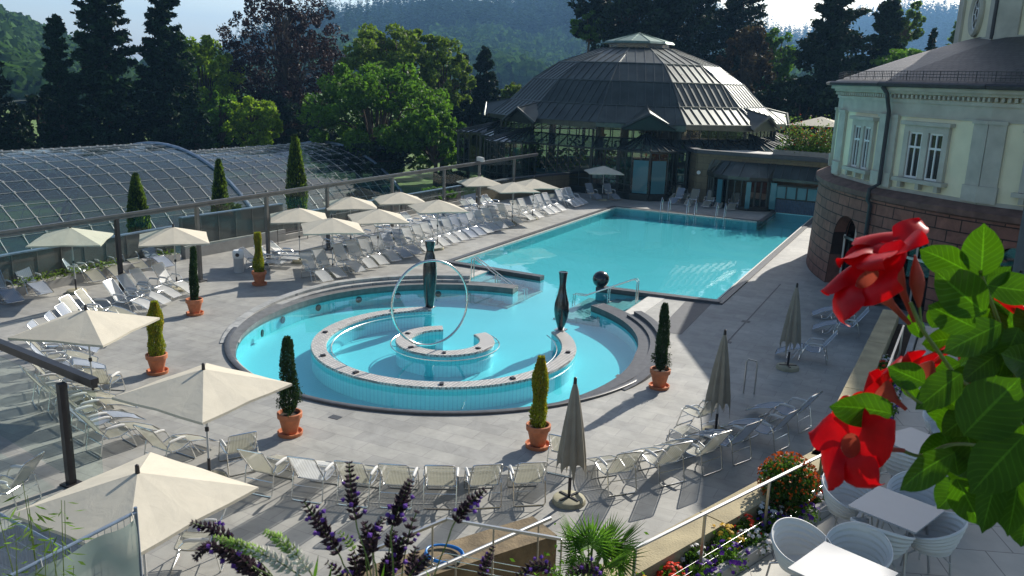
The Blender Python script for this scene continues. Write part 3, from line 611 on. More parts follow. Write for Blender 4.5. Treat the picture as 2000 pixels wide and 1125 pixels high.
for ib, ang in enumerate((2.5, -46, 49, 92, -92)):
    A = PH + R_(ang); c = Vector((13.0*cos(A), 13.0*sin(A), 0)); bay = MB(); bf = MB(); br = MB(); pts = []
    for j in range(7):
        t_ = A - R_(105) + R_(210)*j/6; pts.append(c + Vector((2.15*cos(t_), 2.15*sin(t_), 0)))
    U = lambda p, z: Vector((p.x, p.y, z)); inn = c*.86
    for p, q in zip(pts, pts[1:]):
        bay.quad(U(p, .45), U(q, .45), U(q, 3.3), U(p, 3.3)); bf.bar(U(p, .22), U(q, .22), .2, .45); bf.bar(U(p, 1.0), U(q, 1.0), .06, .07); bf.bar(U(p, 3.3), U(q, 3.3), .1, .12)
        br.add([U(p, 3.36), U(q, 3.36), U(inn, 4.35)], [(0, 1, 2)])
        for f in (0, .5): r_ = p.lerp(q, f); bf.bar(U(r_, .4), U(r_, 3.3), .08, .08, (0, 1, 0)); bf.bar(U(r_, 3.38), U(inn, 4.37), .07, .07)
    f_ = bf.build('bay_frame', 'frame', pv_); bay.build('bay_glazing', 'paneglass', f_); br.build('bay_roof', 'roofglass', f_)
    if ib == 0:
        an = MB()
        for j in (2, 3):
            p, q = pts[j], pts[j+1]; p2, q2 = p.lerp(q, .1)*1.004, p.lerp(q, .9)*1.004; an.quad(U(p2, .5), U(q2, .5), U(q2, 2.75), U(p2, 2.75))
        an.build('aqua_panel', 'aqua', f_)
    # gable cut into the eaves above the bay
    o = Vector((cos(A), sin(A), 0)); s2 = Vector((-sin(A), cos(A), 0)); g_ = MB(); ap = o*12.7 + Vector((0, 0, 5.75)); bk = o*9.9 + Vector((0, 0, 6.35)); L, Rr = o*12.55 - s2*1.9 + Vector((0, 0, 4.75)), o*12.55 + s2*1.9 + Vector((0, 0, 4.75))
    g_.add([L, ap, bk], [(0, 1, 2)]); g_.add([ap, Rr, bk], [(0, 1, 2)]); g_.tube([L, ap, Rr], .11, 5); g_.tube([ap, bk], .06, 5); gb = g_.build('gable', 'roofmetal', pv_)
    gg = MB(); Li, Ri, ai = L - o*.25 + Vector((0, 0, -.1)), Rr - o*.25 + Vector((0, 0, -.1)), ap - o*.25; gg.add([Li, Ri, ai], [(0, 1, 2)]); gg.build('gable_glass', 'frame', gb)
# ================================================================== ANNEX beside the pavilion
ax = thing('pool_annex', 'low tan block annex with curved metal canopy, glazed door bay and swim-out opening', 'annex', (-10.5, 58, 0))
X = lambda x, y: (x + 10.5, y - 58)
w = MB(); w.wall([X(-16.4, 60.5), X(-15.2, 58.3), X(-3.6, 57.6)], 0, 3.35, .35); w.build('wall', 'tanwall', ax)
w = MB(); w.wall([X(-16.5, 60.3), X(-15.25, 58.2), X(-3.6, 57.5)], 3.35, 3.6, .6); w.build('parapet', 'darkslab', ax)
w = MB().prism([X(-16.2, 60.4), X(-15.0, 58.5), X(-3.6, 57.8), X(-3.6, 70), X(-14, 70)], 3.2, 3.34); w.build('roof_terrace', 'paleslab', ax)
can = MB(); sm = MB(); fp = [(-14.5, 58.05), (-13.7, 56.75), (-12.6, 56.1), (-11.2, 56.0), (-10.1, 56.5), (-9.9, 56.85), (-4.2, 56.55)]; bp = [(-14.3, 58.1), (-13.3, 57.75), (-12.4, 57.55), (-11.4, 57.55), (-10.6, 57.6), (-9.9, 57.75), (-4.2, 57.4)]
for i in range(len(fp) - 1):
    f0, f1, b0, b1 = [Vector((*X(*p), 0)) for p in (fp[i], fp[i+1], bp[i], bp[i+1])]
    p0, p1, p2, p3 = f0 + Vector((0, 0, 2.18)), f1 + Vector((0, 0, 2.18)), b1 + Vector((0, 0, 3.0)), b0 + Vector((0, 0, 3.0))
    roofpanel(can, sm, p0, p1, p2, p3, max(2, int((f1 - f0).length/.5))); can.quad(f0 + Vector((0, 0, 2.0)), f1 + Vector((0, 0, 2.0)), p1, p0)
cc = can.build('canopy', 'roofmetal', ax); sm.build('standing_seams', 'seam', cc)
gl = MB(); fr = MB()
for i in range(5):
    f0, f1 = [Vector((*X(*p), 0)) for p in (fp[i], fp[i+1])]; U = lambda p, z: p + Vector((0, 0, z)); inn = Vector((0, .12, 0)); f0, f1 = f0 + inn, f1 + inn
    fr.bar(U(f0, .14), U(f1, .14), .14, .28); fr.bar(U(f0, 1.98), U(f1, 1.98), .12, .1)
    for k in range(3): p = f0.lerp(f1, k/3); fr.bar(U(p, 0), U(p, 2.0), .1, .1, (0, 1, 0))
    if i != 2: MB().quad(U(f0, .28), U(f1, .28), U(f1, 1.95), U(f0, 1.95)).build('glass_pane', 'annexglass', ax)
fr.build('frame', 'frame', ax)
for i, pts in enumerate((((-13.3, 56.42), (-12.95, 56.22)), ((-11.35, 56.05), (-11.05, 56.1)), ((-9.95, 56.8), (-9.55, 56.78)), ((-7.05, 56.62), (-6.65, 56.6)))):
    a, b = [Vector((*X(*p), 0)) for p in pts]; MB().bar(a + Vector((0, -.02, 1.02)), b + Vector((0, -.02, 1.02)), .05, 1.72).build('aqua_pillar', 'aqua', ax)
a, b = Vector((*X(-9.6, 56.85), 0)), Vector((*X(-7.0, 56.7), 0)); MB().bar(a + Vector((0, 0, 1.32)), b + Vector((0, 0, 1.32)), .05, .8).build('opening_window', 'aqua', ax)
f_ = MB(); f_.bar(a + Vector((0, -.04, .9)), b + Vector((0, -.04, .9)), .09, .08); f_.bar(a + Vector((0, -.04, 1.74)), b + Vector((0, -.04, 1.74)), .09, .1)
for k in range(5): p = a.lerp(b, k/4) + Vector((0, -.04, 0)); f_.bar(p + Vector((0, 0, .9)), p + Vector((0, 0, 1.74)), .08, .08, (0, 1, 0))
f_.build('window_frame', 'frame', ax)
w = MB()
for k in range(26): f = k/26; p = a.lerp(b, f); q = a.lerp(b, f + .034); w.bar(p + Vector((0, .02, .38)), q + Vector((0, .02, .38)), .03, 1.0)
w.build('strip_curtain', 'stripblue', ax)
MB().lathe([(.001, 0), (.13, 0), (.13, .06), (.001, .06)], 16).build('wall_lamp', 'whitepaint', ax).matrix_local = Matrix.Translation((-4.55, -.02, 2.05)) @ Matrix.Rotation(R_(90), 4, 'X')
# roof terrace furniture behind the annex: parasol, roses, troughs
# ================================================================== VILLA
VC = Vector((7.7, 43.3, 0)); VR = 12.6
vl = thing('villa', 'pale plaster villa with curved red sandstone base, slate roof and a turret with round windows', 'villa', VC)
def vp(a, r, z): return Vector((r*cos(R_(a)), r*sin(R_(a)), z))
def azang(px, py=400):   # angle round the villa where the line of sight through the pixel first meets its curved base
    d = ray(px, py); d = Vector((d.x, d.y)).normalized(); c = Vector((VC.x, VC.y)); b = d.dot(c); disc = b*b - (c.length_squared - 12.95**2)
    p = d*(b - sqrt(max(0, disc))) - c; return math.degrees(atan2(p.y, p.x)) % 360
RB = 12.95; arches = [(azang(1652, 460), 1.0, 2.0), (azang(1778, 480), 1.05, 2.0), (azang(1985, 520), 1.15, 2.0)]
zb = 4.12; w = MB(); rv = MB(); n = 640; A0, A1 = 90, 330
def bottom(a):
    for ac, hw, zs in arches:
        s_ = R_(a - ac)*RB
        if abs(s_) < hw: return zs + sqrt(max(0, hw*hw - s_*s_))
    return 0
prev = None
for i in range(n + 1):
    a = A0 + (A1 - A0)*i/n; zb0 = bottom(a); flare = .16
    row = [(vp(a, RB + flare*(1 - zb0/4), zb0), zb0), (vp(a, RB, zb), zb)]
    if prev:
        ap, zp, rp = prev; u0, u1 = R_(ap)*RB, R_(a)*RB
        w.quad(rp[0][0], row[0][0], row[1][0], rp[1][0], [(u0, zp), (u1, zb0), (u1, zb), (u0, zb)])
        if zp > 0 or zb0 > 0:
            i0, i1 = vp(ap, RB - .55, zp), vp(a, RB - .55, zb0); rv.quad(rp[0][0], i0, i1, row[0][0], [(u0, 0), (u0, .5), (u1, .5), (u1, 0)])
    prev = (a, zb0, row)
bw = w.build('sandstone_base', 'redstone', vl); rv.build('arch_reveal', 'redstone', bw)
for ac, hw, zs in arches:
    q = MB(); q.lathe([(RB - .5, 0), (RB - .5, 3.3)], 10, a0=R_(ac) - 1.1*hw/RB, a1=R_(ac) + 1.1*hw/RB); g_ = q.build('arch_window', 'windowglass', vl)
    f_ = MB(); e = Vector((-sin(R_(ac)), cos(R_(ac)), 0)); c = vp(ac, RB - .44, 0)
    for s_ in (-hw*.92, -.05, hw*.92): f_.bar(c + e*s_, c + e*s_ + Vector((0, 0, 2.9 if abs(s_) < .2 else 2.1)), .07, .07, (0, 1, 0))
    f_.bar(c - e*hw + Vector((0, 0, 2.0)), c + e*hw + Vector((0, 0, 2.0)), .08, .1); f_.build('window_frame', 'brushed', g_)
    q = MB(); q.lathe([(RB - 1.6, 0), (RB - 1.6, 3.4)], 6, a0=R_(ac) - .2, a1=R_(ac) + .2); q.build('room', 'dark', g_)
w = MB(); w.lathe([(RB + .02, 3.88), (RB + .16, 3.95), (RB + .18, 4.14), (RB - .2, 4.32), (RB - .7, 4.33)], 90, a0=R_(A0), a1=R_(A1)); w.build('string_course', 'redstone2', vl, True)
VA = [119, 139, 159, 179, 199, 218.5, 238.5, 258.5, 278.5, 298.5, 318.5]
wl = MB(); tr = MB(); pil = MB(); bm_ = MB(); zw0, zw1 = 4.3, 8.15
for a, b in zip(VA, VA[1:]):
    p, q = vp(a, VR, 0), vp(b, VR, 0); U = lambda v, z: Vector((v.x, v.y, z)); wl.quad(U(p, zw0), U(q, zw0), U(q, zw1), U(p, zw1))
    t_ = (q - p).normalized(); o = Vector((t_.y, -t_.x, 0)); L = (q - p).length
    if o.dot(p) < 0: o = -o
    for z0, z1, th in ((7.05, 7.12, .05), (7.12, 7.55, .03), (7.55, 7.68, .1), (7.86, 7.96, .26), (7.96, 8.2, .42)): tr.bar(U(p, (z0 + z1)/2) + o*th/2 - t_*th*.2, U(q, (z0 + z1)/2) + o*th/2 + t_*th*.2, th, z1 - z0)
    bm_.bar(U(p, 4.375) + o*.03, U(q, 4.375) + o*.03, .06, .15)
    k = .12
    while k < L: tr.box(U(p + t_*k, 7.77) + o*.1, (.09, .2, .13), atan2(t_.y, t_.x)); k += .2
    for e, d in ((p, t_), (q, -t_)):
        pil = MB(); c = e + d*.27; pil.bar(U(c, zw0 + .1) + o*.05, U(c, 7.1) + o*.05, .55, .12, o); pil.bar(U(c, 4.4) + o*.09, U(c, 4.95) + o*.09, .62, .16, o); pil.bar(U(c, 6.98) + o*.08, U(c, 7.1) + o*.08, .62, .16, o); pil.build('pilaster', 'limestone', vl)
wl.build('plaster_wall', 'plaster', vl); cn = tr.build('cornice', 'limestone', vl); bm_.build('base_moulding', 'limestone', vl)
def window(a, b, f, pair=True, label=None):
    p, q = vp(a, VR, 0), vp(b, VR, 0); t_ = (q - p).normalized(); o = Vector((t_.y, -t_.x, 0))
    if o.dot(p) < 0: o = -o
    c = p.lerp(q, f) + o*.02; z0, z1 = 4.88, 6.55; U = lambda v, z: Vector((v.x, v.y, z)); hw = .98
    s_ = MB()
    for x, ww in ((-hw + .11, .22), (0, .26), (hw - .11, .22)): s_.bar(U(c + t_*x, z0) + o*.05, U(c + t_*x, z1) + o*.05, ww, .14, o)
    s_.bar(U(c - t_*hw, z1 + .11) + o*.05, U(c + t_*hw, z1 + .11) + o*.05, .15, .24); s_.bar(U(c - t_*(hw + .12), z1 + .30) + o*.1, U(c + t_*(hw + .12), z1 + .30) + o*.1, .26, .13); s_.bar(U(c - t_*(hw + .03), z1 + .25) + o*.07, U(c + t_*(hw + .03), z1 + .25) + o*.07, .18, .05)
    sur = s_.build('window_surround', 'limestone', vl)
    si = MB().bar(U(c - t_*(hw + .15), z0 - .08) + o*.13, U(c + t_*(hw + .15), z0 - .08) + o*.13, .3, .14)
    for x in (-hw + .15, 0, hw - .15): si.box(U(c + t_*x, z0 - .26) + o*.1, (.16, .2, .22), atan2(t_.y, t_.x))
    si.build('window_sill', 'limestone', sur)
    fr = MB(); gl = MB()
    for x in (-.46, .46):
        m_ = c + t_*x; w2 = .3; gl.quad(U(m_ - t_*w2, z0) + o*.015, U(m_ + t_*w2, z0) + o*.015, U(m_ + t_*w2, z1) + o*.015, U(m_ - t_*w2, z1) + o*.015)
        for dx in (-w2 + .03, 0, w2 - .03): fr.bar(U(m_ + t_*dx, z0) + o*.035, U(m_ + t_*dx, z1) + o*.035, .055, .05, o)
        for z in (z0 + .04, z0 + 1.12, z1 - .04): fr.bar(U(m_ - t_*w2, z) + o*.036, U(m_ + t_*w2, z) + o*.036, .05, .075)
    fr.build('window_frame', 'whitepaint', sur); gl.build('window_pane', 'darkpane', sur)
for (a, b), f in (((199, 218.5), .56), ((218.5, 238.5), .44), ((238.5, 258.5), .5), ((258.5, 278.5), .5)): window(a, b, f)
rf = MB(); n = 40; rp = [(13.15, 8.2), (11.5, 8.86), (9.8, 9.5), (8.3, 10.0), (7.6, 10.2)]
for a, b in zip(VA, VA[1:]):
    for (r0, z0), (r1, z1) in zip(rp, rp[1:]):
        P = [vp(a, r0, z0), vp(b, r0, z0), vp(b, r1, z1), vp(a, r1, z1)]; u0, u1 = R_(a)*11, R_(b)*11; rf.quad(*P, [(u0, (13.2 - r0)*1.07), (u1, (13.2 - r0)*1.07), (u1, (13.2 - r1)*1.07), (u0, (13.2 - r1)*1.07)])
rf_ = rf.build('slate_roof', 'slate', vl)
gt = MB(); gd = MB()
for a, b in zip(VA, VA[1:]):
    gt.tube([vp(a, 13.2, 8.18), vp(b, 13.2, 8.18)], .09, 6)
    for z in (.10, .20, .30): gd.tube([vp(a, 12.75, 8.36 + z), vp(b, 12.75, 8.36 + z)], .012, 4)
    for k in range(30):
        p = vp(a, 12.75, 8.36).lerp(vp(b, 12.75, 8.36), k/30); gd.tube([p, p + Vector((0, 0, .32))], .02 if k % 5 == 0 else .008, 4)
gt.build('gutter', 'pipe', vl); gd.build('snow_guard', 'pipe', rf_)
dp = MB(); a = 219.6; dp.tube([vp(a - .5, 13.15, 8.1), vp(a, 13.0, 7.85), vp(a, VR + .32, 7.55), vp(a, VR + .22, 7.2), vp(a, VR + .22, 4.5), vp(a, 13.2, 4.3), vp(a, 13.22, 3.9), vp(a, 13.08, 3.7), vp(a, 13.15, 0)], .075, 8); dp.build('downpipe', 'pipe', vl, True)
# turret
TR = 8.2; th0 = 169.9; tw = MB(); tt = MB(); k8 = range(8)
for k in k8:
    a, b = th0 + 45*k, th0 + 45*(k + 1); p, q = vp(a, TR, 9.4), vp(b, TR, 9.4); U = lambda v, z: Vector((v.x, v.y, z)); tw.quad(p, q, U(q, 14.8), U(p, 14.8))
    t_ = (q - p).normalized(); o = Vector((t_.y, -t_.x, 0)); o = o if o.dot(p) > 0 else -o
    for e, d in ((p, t_), (q, -t_)): c = e + d*.45; tt.bar(U(c, 9.4) + o*.05, U(c, 14.2) + o*.05, .9, .12, o)
    tt.bar(U(p, 14.45) + o*.2, U(q, 14.45) + o*.2, .5, .6); tt.bar(U(p, 10.0) + o*.06, U(q, 10.0) + o*.06, .14, .25)
    for fx in (.34, .70) if k in (0, 1) else (.5,):
        if k == 0 and fx == .34: fx = .52
        elif k == 0: continue
        c = U(p.lerp(q, fx), 11.15) + o*.02; r3 = MB(); gl = MB(); ff = MB(); ci = [c + (t_*cos(x) + Vector((0, 0, 1))*sin(x))*.80 + o*.03 for x in [2*pi*j/28 for j in range(28)]]; r3.tube(ci, .14, 8, closed=True)
        rw = r3.build('oculus_surround', 'limestone', vl, True)
        gl.add([c + (t_*cos(x) + Vector((0, 0, 1))*sin(x))*.72 + o*.02 for x in [2*pi*j/28 for j in range(28)]], [tuple(range(28))]); gl.build('oculus_pane', 'darkpane', rw)
        ff.tube([c + (t_*cos(x) + Vector((0, 0, 1))*sin(x))*.22 + o*.04 for x in [2*pi*j/16 for j in range(16)]], .03, 5, closed=True); ff.tube([c + (t_*cos(x) + Vector((0, 0, 1))*sin(x))*.64 + o*.04 for x in [2*pi*j/24 for j in range(24)]], .035, 5, closed=True)
        for j in range(8): x = 2*pi*j/8; dd = t_*cos(x) + Vector((0, 0, 1))*sin(x); ff.tube([c + dd*.22 + o*.04, c + dd*.66 + o*.04], .022, 4)
        ff.build('oculus_frame', 'whitepaint', rw)
tx = tw.build('turret_wall', 'plaster', vl); tt.build('turret_trim', 'limestone', tx)
MB().add([vp(th0 + 45*k, r, z) for r, z in ((8.8, 14.75), (6.2, 15.8), (5.3, 18), (4.5, 20.6), (3.7, 22.2), (2.65, 23.7), (1.9, 26), (1.0, 28.5), (.1, 31.5)) for k in k8], [(j*8 + k, j*8 + (k+1) % 8, j*8 + 8 + (k+1) % 8, j*8 + 8 + k) for j in range(7) for k in k8]).build('turret_shade_roof', 'slate', vl)  # roof out of view, its steep profile shaped to shade deck and terrace
dp = MB(); a = th0 + 45; dp.tube([vp(a, TR + .3, 14.3), vp(a, TR + .14, 13.9), vp(a, TR + .14, 10.0)], .07, 6); dp.build('downpipe', 'pipe', vl)
MB().box((4, 9, 4.2), (20, 16, 8.4)).build('rear_wing', 'plaster', vl); MB().box((6.1, 12, 15), (15, 12, 30)).build('shade_block', 'plaster', vl)  # the tall block is unseen, added to shade the cafe terrace
# slatted metal stair drum at the right edge
st = thing('stair_drum', 'dark slatted metal stair drum cut off by the right edge of the photo', 'stair', (3.3, 15.2, 0))
sp_ = G(1995, 420, 5.5); st.location = (sp_.x + 1.62, sp_.y + .5, 3.05); h = MB()
for k in range(40):
    a = 2*pi*k/40; h.box((1.5*cos(a), 1.5*sin(a), 2.6 - .5*sin(a)), (.05, .17, 3.0), a + .5)
h.lathe([(1.38, .9), (1.44, .9), (1.44, 4.4), (1.38, 4.4)], 30); h.build('slats', 'darkslat', st); MB().tube([(0, 0, 0), (0, 0, 4.5)], .12, 10).build('post', 'darkslat', st)
# ================================================================== LOUNGERS (facing +y in their own frame)
def sheet(pts, w, mt, name, parent, sag=.02):   # woven sheet following a side profile
    b = MB(); xs = [-w/2, -w/4, 0, w/4, w/2]
    vs = [(x, y, z - sag*(1 - (2*x/w)**2)) for y, z in pts for x in xs]; n = 5
    b.add(vs, [(i*n + k, i*n + k + 1, (i+1)*n + k + 1, (i+1)*n + k) for i in range(len(pts) - 1) for k in range(4)])
    return b.build(name, mt, parent, True)
def rails(pts, w, r, loop_a=False, loop_b=True, n=6):  # U tube: two side rails joined at the ends
    L = [(-w/2, y, z) for y, z in pts]; Rr = [(w/2, y, z) for y, z in pts]; b = MB()
    def rnd(path, c=.05):
        out = [path[0]]
        for i in range(1, len(path) - 1):
            p, a, d = Vector(path[i]), Vector(path[i-1]), Vector(path[i+1]); e = min(c, (a - p).length*.4, (d - p).length*.4)
            p0, p2 = p + (a - p).normalized()*e, p + (d - p).normalized()*e; out += [p0, (p0 + p2)/4 + p/2, p2]
        return out + [path[-1]]
    if loop_b: b.tube(rnd(L + Rr[::-1]), r, n)
    else: b.tube(rnd(L), r, n).tube(rnd(Rr), r, n)
    if loop_a: b.tube([L[0], Rr[0]], r, n)
    return b
def make_lounger(mt, kind='relax'):
    t = thing('lounger', 'x', 'lounger'); W_ = .56
    if kind == 'relax': back = [(-.12, .37), (-.30, .62), (-.56, 1.0)]; seat = [(-.14, .37), (.1, .34), (.36, .42)]; foot = [(.38, .42), (.7, .33), (1.12, .12)]
    elif kind == 'flat': back = [(-.12, .36), (-.36, .55), (-.66, .82)]; seat = [(-.14, .36), (.1, .35), (.42, .36)]; foot = [(.44, .365), (.8, .36), (1.2, .35)]
    elif kind == 'chair': back = [(-.16, .42), (-.26, .62), (-.38, .88)]; seat = [(-.16, .41), (.1, .40), (.36, .44)]; foot = None
    b = sheet(back, W_ - .06, mt, 'backrest', t, .015); rails(back, W_, .014, loop_a=True).build('back_frame', 'chrome', b, True)
    s = sheet(seat, W_ - .06, mt, 'seat', t); rails(seat, W_, .013, loop_a=True).build('seat_frame', 'chrome', s, True)
    if foot: f = sheet(foot, W_ - .06, mt, 'footrest', t); rails(foot, W_, .013).build('foot_frame', 'chrome', f, True)
    ah = .60 if kind != 'flat' else .5
    for nm, pts in (('rear_leg', [(-.16, ah), (-.26, ah - .1), (-.36, .012)]), ('front_leg', [(.16, ah), (.27, ah - .1), (.44, .012)])): rails(pts, W_ + .06, .013).build(nm, 'chrome', t, True)
    for sx in (-1, 1):
        x = sx*(W_ + .06)/2; MB().tube([(x, -.2, ah + .005), (x, -.13, ah + .012), (x, .1, ah + .012), (x, .2, ah - .01)], [.022, .032, .032, .024], 7).build('armrest', 'wplastic' if kind != 'flat' else 'chrome', t, True)
    MB().tube([(-W_/2 - .03, -.28, .28), (W_/2 + .03, -.28, .28)], .009, 5).tube([(-W_/2 - .03, .35, .25), (W_/2 + .03, .35, .25)], .009, 5).build('cross_bar', 'chrome', t)
    if foot and kind == 'relax': rails([(.4, .40), (.62, .05), (.78, .02)], W_ - .1, .010).build('foot_prop', 'chrome', t, True)
    return t
PROTO = {}
def lounger(x, y, ang, mt, kind, label, group, cat='lounger'):   # ang: direction the feet point to, radians from +x
    k = (mt, kind)
    if k not in PROTO: PROTO[k] = o = make_lounger(mt, kind)
    else: o = copy_tree(PROTO[k])
    o.location = (x, y, 0); o.rotation_euler = (0, 0, ang - pi/2 + random.uniform(-.03, .03)); o.name = {'chair': 'armchair'}.get(kind, 'lounger')
    return tag(o, label, cat, group)
GRP = 'loungers set out on the pool deck'; seq = {}
def nth(key): seq[key] = seq.get(key, -1) + 1; return ORD[seq[key]]
COLN = {'fwhite': 'white', 'fbeige': 'beige', 'fblue': 'blue-grey'}
# front row along the big pool (feet at x = -20.6)
FY = [25.3, 26.15, 27.35, 28.2, 29.0, 29.9, 30.75, 31.6, 32.45, 33.3, 34.1, 35.0, 35.85, 36.7, 37.55, 38.4, 39.2, 40.05, 40.85, 41.9, 43.5, 44.6, 46.1, 46.9, 47.95, 50.0, 50.7, 51.4]
for i, y in enumerate(FY):
    a = R_(-16 + random.uniform(-3, 3)); mt = 'fblue' if i in (6, 7, 13, 14, 18) else 'fwhite'
    lounger(-20.6 - 1.12*cos(a), y - 1.12*sin(a), a, mt, 'relax', '%s %s lounger along the big pool, counted from the round basin' % (ORD[i], COLN[mt]), 'front row by the big pool')
RY = [26.7, 27.6, 28.4, 30.6, 31.5, 33.0, 34.6, 35.4, 36.5, 37.4, 38.9, 39.7, 40.7, 41.5, 43.2, 44.4, 45.4, 46.4]
for i, y in enumerate(RY):
    a = R_(20 if i < 3 else -4 + random.uniform(-8, 8)); lounger(-23.55 - 1.2*cos(a), y - 1.2*sin(a) - (.6 if i < 3 else 0), a, 'fwhite', 'flat', '%s flat white lounger in the back row, counted from the litter bin' % ORD[i], 'back row under the parasols')
# ring round the round basin, feet towards the water
def ringpos(deg, r): a = R_(deg); return CX + r*cos(a), CY + r*sin(a), a + pi
left = [186, 190.5, 195, 199.5, 206, 210.5, 215, 219.5, 224, 230, 234.5, 239, 243.5, 248, 252.5, 257, 261.5]
cm = ['fwhite', 'fwhite', 'fwhite', 'fwhite', 'fbeige', 'fbeige', 'fblue', 'fblue', 'fblue', 'fbeige', 'fblue', 'fbeige', 'fbeige', 'fbeige', 'fbeige', 'fblue', 'fbeige']
for i, d in enumerate(left):
    x, y, a = ringpos(d, 11.15 + .15*sin(i*1.7)); lounger(x, y, a + R_(random.uniform(-5, 5)), cm[i], 'relax', '%s %s lounger of the left arc round the basin, counted from the far end' % (ORD[i], COLN[cm[i]]), 'left arc round the basin')
near = [(269.5, 'fbeige'), (282.5, 'fbeige'), (287.6, 'fwhite'), (292.2, 'fbeige'), (296.3, 'fbeige'), (300.5, 'fbeige'), (304.7, 'fbeige'), (309.2, 'fbeige'), (319, 'fbeige'), (325, 'fbeige'), (330.5, 'fbeige'), (335.5, 'fblue')]
for i, (d, mt) in enumerate(near):
    x, y, a = ringpos(d, 11.0); lounger(x, y, a + R_(random.uniform(-3, 3)), mt, 'relax', '%s %s lounger of the near arc seen from behind, counted from the left' % (ORD[i], COLN[mt]), 'near arc round the basin')
# outer row against the zinc wall
for i, (px, py, mt) in enumerate([(2, 585, 'fblue'), (60, 570, 'fblue'), (165, 545, 'fbeige'), (205, 535, 'fbeige'), (250, 522, 'fbeige'), (300, 518, 'fblue')]):
    p = G(px, py); lounger(p.x, p.y, R_(-8), mt, 'relax', '%s %s lounger in front of the left zinc wall, counted from the photo edge' % (ORD[i], COLN[mt]), 'outer row by the zinc wall')
for px, py, ang, mt, kd, lb in [
    (152, 548, 30, 'fblue', 'chair', 'blue-grey armchair half hidden behind the first windscreen post'),
    (468, 912, 150, 'fbeige', 'chair', 'beige armchair turned sideways behind the near left loungers'),
    (1105, 915, 95, 'fbeige', 'chair', 'beige armchair behind the first closed parasol'),
    (1365, 838, 155, 'fbeige', 'chair', 'beige armchair with a stool beside the second closed parasol'),
    (1590, 705, 186, 'fblue', 'relax', 'grey wheeled lounger in shade beside the third closed parasol'),
    (1655, 655, 186, 'fblue', 'relax', 'shaded grey lounger in front of the villa, nearer of two'),
    (1650, 625, 190, 'fblue', 'relax', 'shaded grey lounger in front of the villa, farther of two'),
    (1500, 868, 158, 'fblue', 'relax', 'shaded grey lounger right of the near arc, closer to the terrace'),
    (1545, 832, 160, 'fblue', 'relax', 'shaded grey lounger with its back raised high, farther from the terrace'),
    (25, 985, 200, 'fbeige', 'relax', 'beige lounger at the left photo edge behind the bamboo'),
    (395, 1100, 215, 'fbeige', 'chair', 'beige armchair under the corner of the biggest parasol'),
    (205, 775, 115, 'fbeige', 'chair', 'beige armchair beside the end of the near windscreen')]:
    p = G(px, py); lounger(p.x, p.y, R_(ang), mt, kd, lb, None, 'lounger' if kd == 'relax' else 'armchair')
# shaded loungers at the far end of the pool
for i, (px, py) in enumerate([(1323, 397), (1352, 400), (1385, 403), (1408, 404), (1432, 408)]):
    p = G(px, py); lounger(p.x, p.y, R_(-97 + 3*i), 'fbeige' if i else 'fblue', 'relax', '%s lounger in the shaded row in front of the annex, counted from the glass bay' % ORD[i], 'shaded row before the annex')
for i, (px, py) in enumerate([(1316, 390), (1345, 388)]):
    p = G(px, py); lounger(p.x, p.y, R_(-95), 'fbeige', 'relax', 'shaded lounger by the tan annex wall, %s of the rear pair' % ('left' if i == 0 else 'right'), 'shaded pair by the annex wall')
for i, (px, py) in enumerate([(1155, 388), (1190, 388)]):
    p = G(px, py); lounger(p.x, p.y, R_(-40), 'fblue', 'relax', 'shaded blue-grey lounger %s the parasol before the dome' % ('left of' if i == 0 else 'right of'), 'shaded pair under the far parasol')
# footstool
p = G(1335, 868); t = thing('footstool', 'small tube footstool in front of the beige armchair by the second closed parasol', 'stool', p, R_(60))
sheet([(-.2, .36), (0, .35), (.2, .36)], .5, 'fbeige', 'seat', t); rails([(-.24, .01), (-.2, .37), (.2, .37), (.24, .01)], .54, .012, loop_a=True).build('legs', 'chrome', t, True)
# ================================================================== PARASOLS
def make_parasol():
    t = thing('parasol', 'x', 'parasol'); h, zr, ht = 1.16, 1.93, 2.36; c = MB(); n = 8; P = []
    for k in range(n):
        a = pi/4*k; r = h if k % 2 else h*1.4142; r = h*1.4142 if k % 2 else h*.985; P.append(Vector((r*cos(a), r*sin(a), zr + (.0 if k % 2 else .018))))
    rings = [0.03, .25, .5, .75, 1]; top = Vector((0, 0, ht)); V = []; F = []
    for f in rings:
        for k in range(n):
            p = top.lerp(P[k], f); q = p.copy(); V.append(p)
            m_ = top.lerp((P[k] + P[(k+1) % n])/2, f); m_.z -= .010*f; V.append(m_)
    K = 2*n
    for i in range(len(rings) - 1):
        for k in range(K): F.append((i*K + k, (i+1)*K + k, (i+1)*K + (k+1) % K, i*K + (k+1) % K))
    F.append(tuple(range(K))); L0 = len(V)
    for k in range(K): V.append(V[(len(rings) - 1)*K + k] + Vector((0, 0, -.05)))
    for k in range(K): F.append(((len(rings) - 1)*K + k, L0 + k, L0 + (k+1) % K, (len(rings) - 1)*K + (k+1) % K))
    cn = c.add(V, F).build('canopy', 'canvas', t)
    rb = MB()
    for k in range(n): rb.tube([Vector((0, 0, ht - .06)), P[k] + Vector((0, 0, -.03))], .012, 4); rb.tube([Vector((0, 0, 1.75)), top.lerp(P[k], .5) + Vector((0, 0, -.05))], .009, 4)
    rb.build('ribs', 'wplastic', t); MB().tube([(0, 0, .35), (0, 0, ht + .0)], .021, 8).build('pole', 'bin', t, True)
    MB().lathe([(.001, ht + .13), (.03, ht + .11), (.035, ht - .02), (.05, ht - .03)], 10).build('finial', 'darkmetal', t, True); MB().lathe([(.001, 1.18), (.04, 1.16), (.04, 1.08), (.001, 1.06)], 8).build('crank_knob', 'darkmetal', t, True)
    MB().tube([(0, 0, .04), (0, 0, .5)], .03, 8).build('sleeve', 'darkmetal', t, True); base_mb().build('base', 'parbase', t, True)
    return t
def base_mb(): return MB().lathe([(.001, .11), (.27, .11), (.31, .09), (.33, .03), (.33, 0)], 28)
